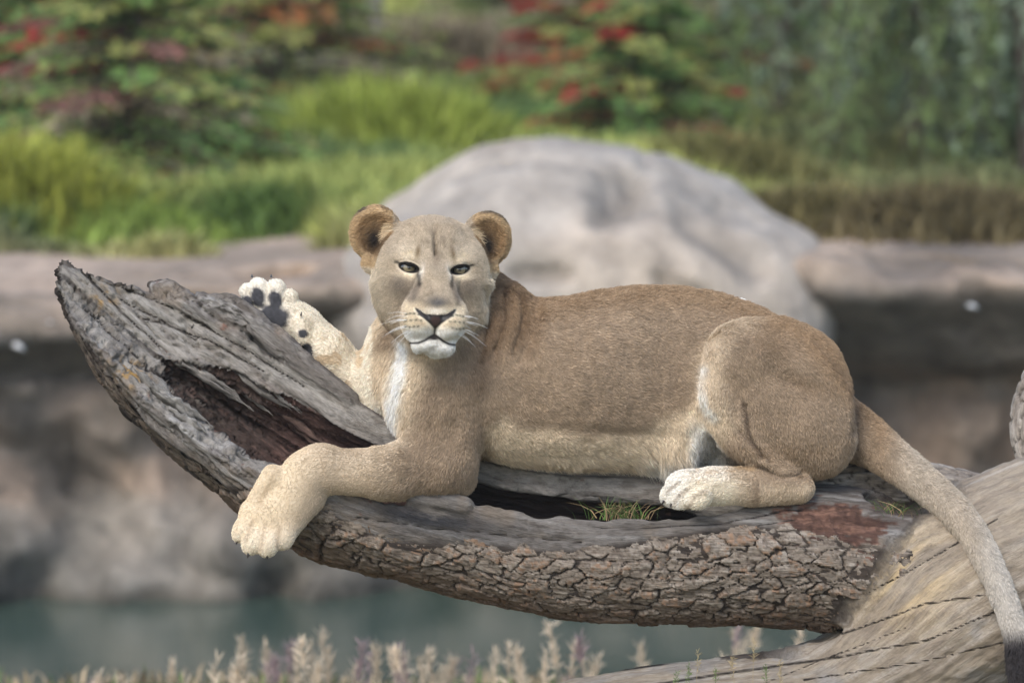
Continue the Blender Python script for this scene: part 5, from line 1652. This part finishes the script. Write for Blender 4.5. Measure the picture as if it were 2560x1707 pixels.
# grass on the far bank: uncountable
def grass_patch(name, n, region, hfun, cfun, seed, label, wd=0.012, mat=MAT_GRASS):
    rg = np.random.default_rng(seed)
    x, y = region(rg, n)
    z = ground_h(x, y) - 0.02
    h = hfun(x, y, rg); k = h > 0.02
    x, y, z, h = x[k], y[k], z[k], h[k]; n = len(x)
    az = rg.random(n) * 2 * math.pi
    lean = rg.uniform(0.15, 0.75, n)
    dx, dy = np.cos(az), np.sin(az)
    B = np.stack([x, y, z], 1)
    S = np.stack([-dy, dx, dx * 0], 1) * (wd * (0.6 + 0.8 * rg.random(n)))[:, None]
    M1 = B + np.stack([dx * lean * h * 0.35, dy * lean * h * 0.35, h * 0.6], 1)
    M2 = B + np.stack([dx * lean * h, dy * lean * h, h * (1 - 0.25 * lean)], 1)
    V = np.stack([B - S, B + S, M1 + S * 0.8, M1 - S * 0.8, M2], 1).reshape(-1, 3)
    i = np.arange(n)[:, None] * 5
    Q = np.hstack([i, i + 1, i + 2, i + 3]); T3 = np.hstack([i + 3, i + 2, i + 4, i + 4])
    c = np.repeat(cfun(x, y, rg), 5, 0)
    me = mesh_obj(name, V, np.hstack([Q]).astype(int), mat, smooth=False, attrs={'tint': ('FLOAT_COLOR', np.hstack([c, np.ones((len(c), 1))]))}, link=False)
    bpy.data.objects.remove(me)
    F_ = [None]
    fq = Q; ft = np.hstack([i + 3, i + 2, i + 4])
    mm = bpy.data.meshes.new(name)
    mm.vertices.add(len(V)); mm.vertices.foreach_set('co', V.astype(np.float32).ravel())
    loops = np.concatenate([fq.ravel(), ft.ravel()]).astype(np.int32)
    mm.loops.add(len(loops)); mm.loops.foreach_set('vertex_index', loops)
    mm.polygons.add(2 * n); mm.polygons.foreach_set('loop_start', np.concatenate([np.arange(n) * 4, 4 * n + np.arange(n) * 3]).astype(np.int32))
    mm.update(calc_edges=True)
    at = mm.attributes.new('tint', 'FLOAT_COLOR', 'POINT'); at.data.foreach_set('color', np.hstack([c, np.ones((len(c), 1))]).astype(np.float32).ravel())
    mm.materials.append(mat)
    o = bpy.data.objects.new(name, mm); col.objects.link(o)
    return tag(o, label, 'grass', None, 'stuff')

def far_region(rg, n):
    y = 10.75 + 17 * rg.random(n) ** 1.7
    hw = 0.15 * (y + 13.95)
    return (rg.random(n) * 2 - 1) * hw, y
def far_edge(x, y):
    return 11.25 + 0.25 * np.sin(x * 1.7) + np.where(x > 1.1, -0.25, 0.0)
def far_h(x, y, rg):
    n = fbm(np.stack([x / 0.55, y / 0.9, x * 0], 1), 3, 241)
    h = 0.20 + 0.16 * n + 0.10 * rg.random(len(x))
    bare = ss(0.05, 0.25, fbm(np.stack([x / 1.3, y / 2.0, x * 0], 1), 2, 242) + ss(18, 24, y) * 0.35 * ss(1.5, 0.3, np.abs(x + 0.3)))
    return h * (1 - 0.8 * bare) * ss(0, 0.35, y - far_edge(x, y)) * (1 - 0.35 * ss(0.6, 1.4, x))
def far_c(x, y, rg):
    n = len(x)
    q = fbm(np.stack([x / 0.7, y / 0.9, x * 0], 1), 3, 243)
    c = np.tile(np.array((0.26, 0.31, 0.085)), (n, 1))
    c = mixc(c, ss(-0.1, 0.4, q), (0.46, 0.48, 0.14))
    c = mixc(c, ss(0.0, 0.5, -q), (0.11, 0.175, 0.06))
    c = mixc(c, 0.7 * ss(0.6, 1.6, x), (0.215, 0.205, 0.095))
    c = mixc(c, 0.6 * ss(0.4, -0.2, y - far_edge(x, y) - 0.3) , (0.30, 0.25, 0.15))
    return c * (0.65 + 0.7 * rg.random((n, 1)))
grass_patch('grass', 150000, far_region, far_h, far_c, 5, 'yellow green grass on the slope above the rock wall')

# tussocks: rounded grass mounds one can tell apart
def tussock(px, y, h, n, colr, seed, label, sp=0.22):
    rg = np.random.default_rng(seed)
    x0 = pix(px, 500, y)[0]
    reg = lambda r, k: (x0 + r.normal(0, sp, k), y + r.normal(0, sp * 0.8, k))
    o = grass_patch('grass_tussock', n, reg, lambda x, yy, r: h * (0.6 + 0.5 * r.random(len(x))) * np.exp(-((x - x0) ** 2 + (yy - y) ** 2) / (2 * (sp * 1.5) ** 2)), lambda x, yy, r: np.array(colr)[None] * (0.6 + 0.8 * r.random((len(x), 1))), seed, label)
    del o['kind']; o['category'] = 'grass'; o['group'] = 'grass tussocks on the slope'
tussock(40, 12.4, 0.55, 2600, (0.365, 0.378, 0.068), 61, 'tall yellow green tussock at the left edge', 0.30)
tussock(960, 15.5, 0.55, 3000, (0.338, 0.392, 0.074), 62, 'bright yellow green tussock left of the boulder top', 0.38)
tussock(700, 12.6, 0.30, 2200, (0.12, 0.19, 0.045), 63, 'low green tussock above the raised paw', 0.30)
tussock(2050, 12.4, 0.30, 2600, (0.20, 0.165, 0.065), 64, 'olive brown tussock right beside the boulder', 0.30)
tussock(2350, 12.2, 0.32, 3000, (0.165, 0.130, 0.060), 65, 'brownest tussock, on the ledge towards the right edge', 0.34)
tussock(1780, 14.0, 0.42, 2600, (0.22, 0.20, 0.07), 66, 'dry olive tussock behind the boulder\'s right shoulder', 0.3)
tussock(1110, 20.0, 0.55, 2200, (0.32, 0.26, 0.17), 67, 'pale dry tussock far back behind the lioness\'s head', 0.35)
tussock(300, 12.2, 0.26, 2200, (0.243, 0.324, 0.068), 68, 'low bright green tussock above the log tip', 0.30)

# pale stones among the shrubs
for (px, py, y, r, lb) in ((1815, 300, 17.0, 0.035, 'pale lilac grey stone in the shrubs right of the boulder'), (1745, 245, 18.5, 0.03, 'smaller pale stone above the lilac grey one'), (795, 150, 20.0, 0.035, 'pale stone among rust coloured leaves left of the bare trunk')):
    c_ = pix(px, py, y)
    boulder('pale_stone', [(c_[0], y, c_[2], r * 1.5, r, r, 10), (c_[0] + r * .7, y, c_[2] - r * .3, r, r * .8, r * .8, -20), (c_[0], y + .1, c_[2] - 0.1, r * 1.1, r, 0.12, 0)], MAT_BOULDER, int(px), 0.03, lb, 'stone', 0.015, 'pale stones on the slope')

# far board fence
fx0, fx1 = pix(1125, 20, 44)[0], pix(1345, 20, 44)[0]
fz = gh((fx0 + fx1) / 2, 44)
fence = empty('board_fence', ((fx0 + fx1) / 2, 44, fz))
MAT_BOARD = N('grey_board').set((0.12, 0.12, 0.125), 0.8)
def box(name, c, s, mat, parent):
    V = np.array([[c[0] + a * s[0] / 2, c[1] + b * s[1] / 2, c[2] + e * s[2] / 2] for a in (-1, 1) for b in (-1, 1) for e in (-1, 1)])
    return mesh_obj(name, V, np.array([(0, 1, 3, 2), (4, 6, 7, 5), (0, 4, 5, 1), (2, 3, 7, 6), (0, 2, 6, 4), (1, 5, 7, 3)]), mat, parent, smooth=False)
nb_ = 9
for k in range(nb_):
    w_ = (fx1 - fx0) / nb_
    box('board', ((k - (nb_ - 1) / 2) * w_, 0, 1.15), (w_ * 0.86, 0.03, 2.3 + 0.05 * (k % 3)), MAT_BOARD, fence)
box('rail', (0, 0.04, 0.5), (fx1 - fx0, 0.04, 0.1), MAT_BOARD, fence); box('rail', (0, 0.04, 1.7), (fx1 - fx0, 0.04, 0.1), MAT_BOARD, fence)
tag(fence, 'grey board fence far behind the slope at the top of the view', 'fence')

# woodland far behind: one mass
def far_wood():
    rg = np.random.default_rng(77)
    n = 85000
    y = rg.uniform(30, 46, n); hw = 0.19 * (y + 13.95)
    x = (rg.random(n) * 2 - 1) * hw
    nn = fbm(np.stack([x / 1.2, y / 1.5, x * 0], 1), 3, 251)
    gap = ss(1.6, 0.6, np.abs(x + 0.5)) * 0.75
    top = (1.5 + 1.4 * nn + 0.8) * (1 - gap)
    z = ground_h(x, y) + np.clip(top, 0.1, 4) * rg.random(n) ** 0.7
    A = unit(rg.normal(0, 1, (n, 3))); Bv = unit(np.cross(A, rg.normal(0, 1, (n, 3))))
    V, Q = quads_from(np.stack([x, y, z], 1), A, Bv, 0.13 * (0.7 + 0.6 * rg.random(n)), 0.07 * np.ones(n))
    q = fbm(np.stack([x / 0.8, y / 1.0, z / 0.6], 1), 3, 252)
    c = np.tile(np.array((0.30, 0.325, 0.19)), (n, 1))
    c = mixc(c, ss(0.0, 0.4, q), (0.44, 0.42, 0.28)); c = mixc(c, ss(0.05, 0.4, -q), (0.20, 0.25, 0.15))
    c = mixc(c, ss(0.25, 0.4, fbm(np.stack([x / 0.5, y, z / 0.4], 1), 2, 253)), (0.26, 0.10, 0.055))
    c = np.repeat(c * (0.7 + 0.6 * rg.random((n, 1))), 4, 0)
    o = mesh_obj('woodland', V, Q, MAT_LEAF, smooth=False, attrs={'tint': ('FLOAT_COLOR', np.hstack([c, np.ones((len(c), 1))]))})
    tag(o, 'mixed green and brown woodland closing the view behind the slope', 'woodland', None, 'stuff')
far_wood()

# dry plumes on the near bank, behind the log
def plumes():
    rg = np.random.default_rng(91)
    Vs, Fs, Cs, off = [], [], [], 0
    spots = []
    for k in range(84):
        px = rg.choice([rg.uniform(220, 560), rg.uniform(560, 1080), rg.uniform(560, 1080), rg.uniform(1080, 2050), rg.uniform(1080, 2050)])
        spots.append((px, rg.uniform(2.6, 4.6)))
    for px, y in spots:
        top_py = np.interp(px, [200, 420, 650, 760, 1000, 1130, 1300, 1500, 1700, 1850, 2100], [1715, 1670, 1630, 1595, 1615, 1635, 1600, 1590, 1580, 1550, 1550]) + abs(rg.normal(0, 60)) - (rg.random() < 0.12) * 50
        tp = pix(px, top_py, y); z0 = gh(tp[0], y)
        h = tp[2] - z0
        if h < 0.15:
            continue
        bx = tp[0] + rg.normal(0, 0.06)
        s = np.linspace(0, 1, 6)
        st = np.stack([bx + (tp[0] - bx) * s ** 2, np.full(6, y), z0 + h * s], 1)
        v_, f_ = tube(st, np.linspace(0.0022, 0.001, 6), 3)
        c0 = np.array((0.60, 0.49, 0.36)) * rg.uniform(0.75, 1.2)
        if rg.random() < 0.15: c0 = np.array((0.30, 0.22, 0.22))
        Vs.append(v_); Fs.append(f_ + off); off += len(v_); Cs.append(np.tile(c0 * 0.7, (len(v_), 1)))
        n = int(rg.uniform(40, 120))
        u = rg.random(n) * rg.uniform(0.06, 0.2)
        P = np.stack([np.interp(1 - u, s, st[:, k]) for k in range(3)], 1); P[:, 2] = tp[2] - u * 0.8
        A = unit(rg.normal(0, 0.45, (n, 3)) + np.array([0, 0, 0.9]))
        Bv = unit(np.cross(A, rg.normal(0, 1, (n, 3))))
        V, Q = quads_from(P, A, Bv, 0.034 * (0.6 + 0.8 * rg.random(n)), 0.0034 * np.ones(n))
        Vs.append(V); Fs.append(Q + off); off += len(V); Cs.append(np.repeat(c0[None] * (0.8 + 0.5 * rg.random((n, 1))), 4, 0))
    c = np.vstack(Cs)
    o = mesh_obj('plume_grass', np.vstack(Vs), np.vstack(Fs), MAT_GRASS, smooth=False, attrs={'tint': ('FLOAT_COLOR', np.hstack([c, np.ones((len(c), 1))]))})
    tag(o, 'dry beige plume grass on the near bank below the log', 'grass', None, 'stuff')
plumes()
def near_region(rg, n):
    return rg.uniform(-1.9, 1.9, n), rg.uniform(1.2, 4.8, n)
grass_patch('bank_grass', 9000, near_region, lambda x, y, r: 0.03 + 0.05 * r.random(len(x)), lambda x, y, r: mixc(np.tile(np.array((0.35, 0.27, 0.17)), (len(x), 1)), (r.random(len(x)) < 0.3) * 1.0, (0.14, 0.18, 0.06)) * (0.7 + 0.6 * r.random((len(x), 1))), 6, 'short dry grass of the near bank', 0.006)

# grass growing in the log
def tuft(px, py, d, n, h, sp, seed, label, greens=0.5):
    rg = np.random.default_rng(seed)
    base = m2w(conv(px, py, d))
    o_ = empty('grass_tuft', base)
    az = rg.random(n) * 6.283; lean = rg.uniform(0.3, 1.4, n); hh = h * rg.uniform(0.5, 1.2, n)
    Vs, Fs, Cs = [], [], []
    for i in range(n):
        p0 = np.array([rg.normal(0, sp), rg.normal(0, sp * 0.5), -0.005])
        s = np.linspace(0, 1, 4)
        dr = np.array([math.cos(az[i]), math.sin(az[i]) * 0.6, 0])
        B = p0 + dr * (lean[i] * hh[i] * s ** 1.6)[:, None] + np.array([0, 0, 1.0]) * (hh[i] * (s - 0.35 * lean[i] * s * s))[:, None]
        sd_ = unit(np.cross(dr, (0, 0, 1.0)) + rg.normal(0, .5, 3)) * 0.0013
        wv = np.array([1, .9, .6, .1])[:, None]
        V = np.stack([B - sd_ * wv, B + sd_ * wv], 1).reshape(-1, 3)
        Vs.append(V); Fs.append(np.array([(2 * k, 2 * k + 1, 2 * k + 3, 2 * k + 2) for k in range(3)]) + 8 * i)
        c_ = np.array((0.10, 0.17, 0.045)) if rg.random() < greens else np.array((0.34, 0.24, 0.13))
        Cs.append(np.tile(c_ * rg.uniform(.6, 1.3), (8, 1)))
    c = np.vstack(Cs)
    mesh_obj('blades', np.vstack(Vs), np.vstack(Fs), MAT_GRASS, o_, smooth=False, attrs={'tint': ('FLOAT_COLOR', np.hstack([c, np.ones((len(c), 1))]))})
    tag(o_, label, 'grass', 'grass growing in the log')
tuft(1560, 1292, 110, 150, 0.055, 0.035, 3, 'tuft of dry and green grass in the hollow before the hind paw', 0.45)
tuft(2225, 1288, 110, 60, 0.05, 0.03, 4, 'small green grass tuft in the rotten pocket under the tail', 0.6)

# seed stalks in front of the stump
def stalks():
    rg = np.random.default_rng(17)
    Vs, Fs, Cs, off = [], [], [], 0
    for px, py in ((1745, 1628), (1722, 1660), (1885, 1600), (1830, 1640), (1950, 1650), (1915, 1665), (1690, 1680), (1790, 1672)):
        d = 330
        tp = m2w(conv(px, py, d)); z0 = gh(tp[0], tp[1])
        s = np.linspace(0, 1, 8)
        st = np.stack([tp[0] + 0.03 * (s - 1) * rg.normal(), np.full(8, tp[1]), z0 + (tp[2] - z0) * s], 1)
        v_, f_ = tube(st, np.linspace(0.0012, 0.0005, 8), 3)
        c0 = np.array((0.42, 0.33, 0.18)) if rg.random() < .7 else np.array((0.12, 0.18, .05))
        Vs.append(v_); Fs.append(f_ + off); off += len(v_); Cs.append(np.tile(c0, (len(v_), 1)))
        n = 46
        u = rg.random(n) * 0.05
        P = np.stack([np.full(n, tp[0]), np.full(n, tp[1]), tp[2] - u], 1)
        A = unit(rg.normal(0, .8, (n, 3)) + np.array([0, 0, .8])); Bv = unit(np.cross(A, rg.normal(0, 1, (n, 3))))
        V, Q = quads_from(P, A, Bv, 0.011 * (.6 + .8 * rg.random(n)), 0.0015 * np.ones(n))
        Vs.append(V); Fs.append(Q + off); off += len(V); Cs.append(np.repeat(c0[None] * (0.9 + 0.5 * rg.random((n, 1))), 4, 0))
    c = np.vstack(Cs)
    o = mesh_obj('seed_grass', np.vstack(Vs), np.vstack(Fs), MAT_GRASS, smooth=False, attrs={'tint': ('FLOAT_COLOR', np.hstack([c, np.ones((len(c), 1))]))})
    tag(o, 'thin seeding grass stalks in front of the lower root', 'grass', None, 'stuff')
stalks()

# ================================================================== thin haze volume, added to lighten and soften the background
def haze():
    x, y0, y1, z0, z1 = 255.0, -85.0, 405.0, -1.8, 6.2
    V = [(-x, y0, z0), (x, y0, z0), (x, y1, z0), (-x, y1, z0), (-x, y0, z1), (x, y0, z1), (x, y1, z1), (-x, y1, z1)]
    m = N('added_haze')
    v = m.n('VolumePrincipled')
    v.inputs['Color'].default_value = (0.97, 0.96, 0.93, 1)
    v.inputs['Density'].default_value = 0.0008
    v.inputs['Anisotropy'].default_value = 0.2
    out = [n for n in m.t.nodes if n.type == 'OUTPUT_MATERIAL'][0]
    m.t.nodes.remove(m.b)
    m.l(v.outputs[0], out.inputs['Volume'])
    o = mesh_obj('haze', V, np.array([(0, 3, 2, 1), (4, 5, 6, 7), (0, 1, 5, 4), (1, 2, 6, 5), (2, 3, 7, 6), (3, 0, 4, 7)]), m.m, smooth=False)
    tag(o, 'thin pale haze added to lighten and soften the background', None, None, 'stuff')
haze()
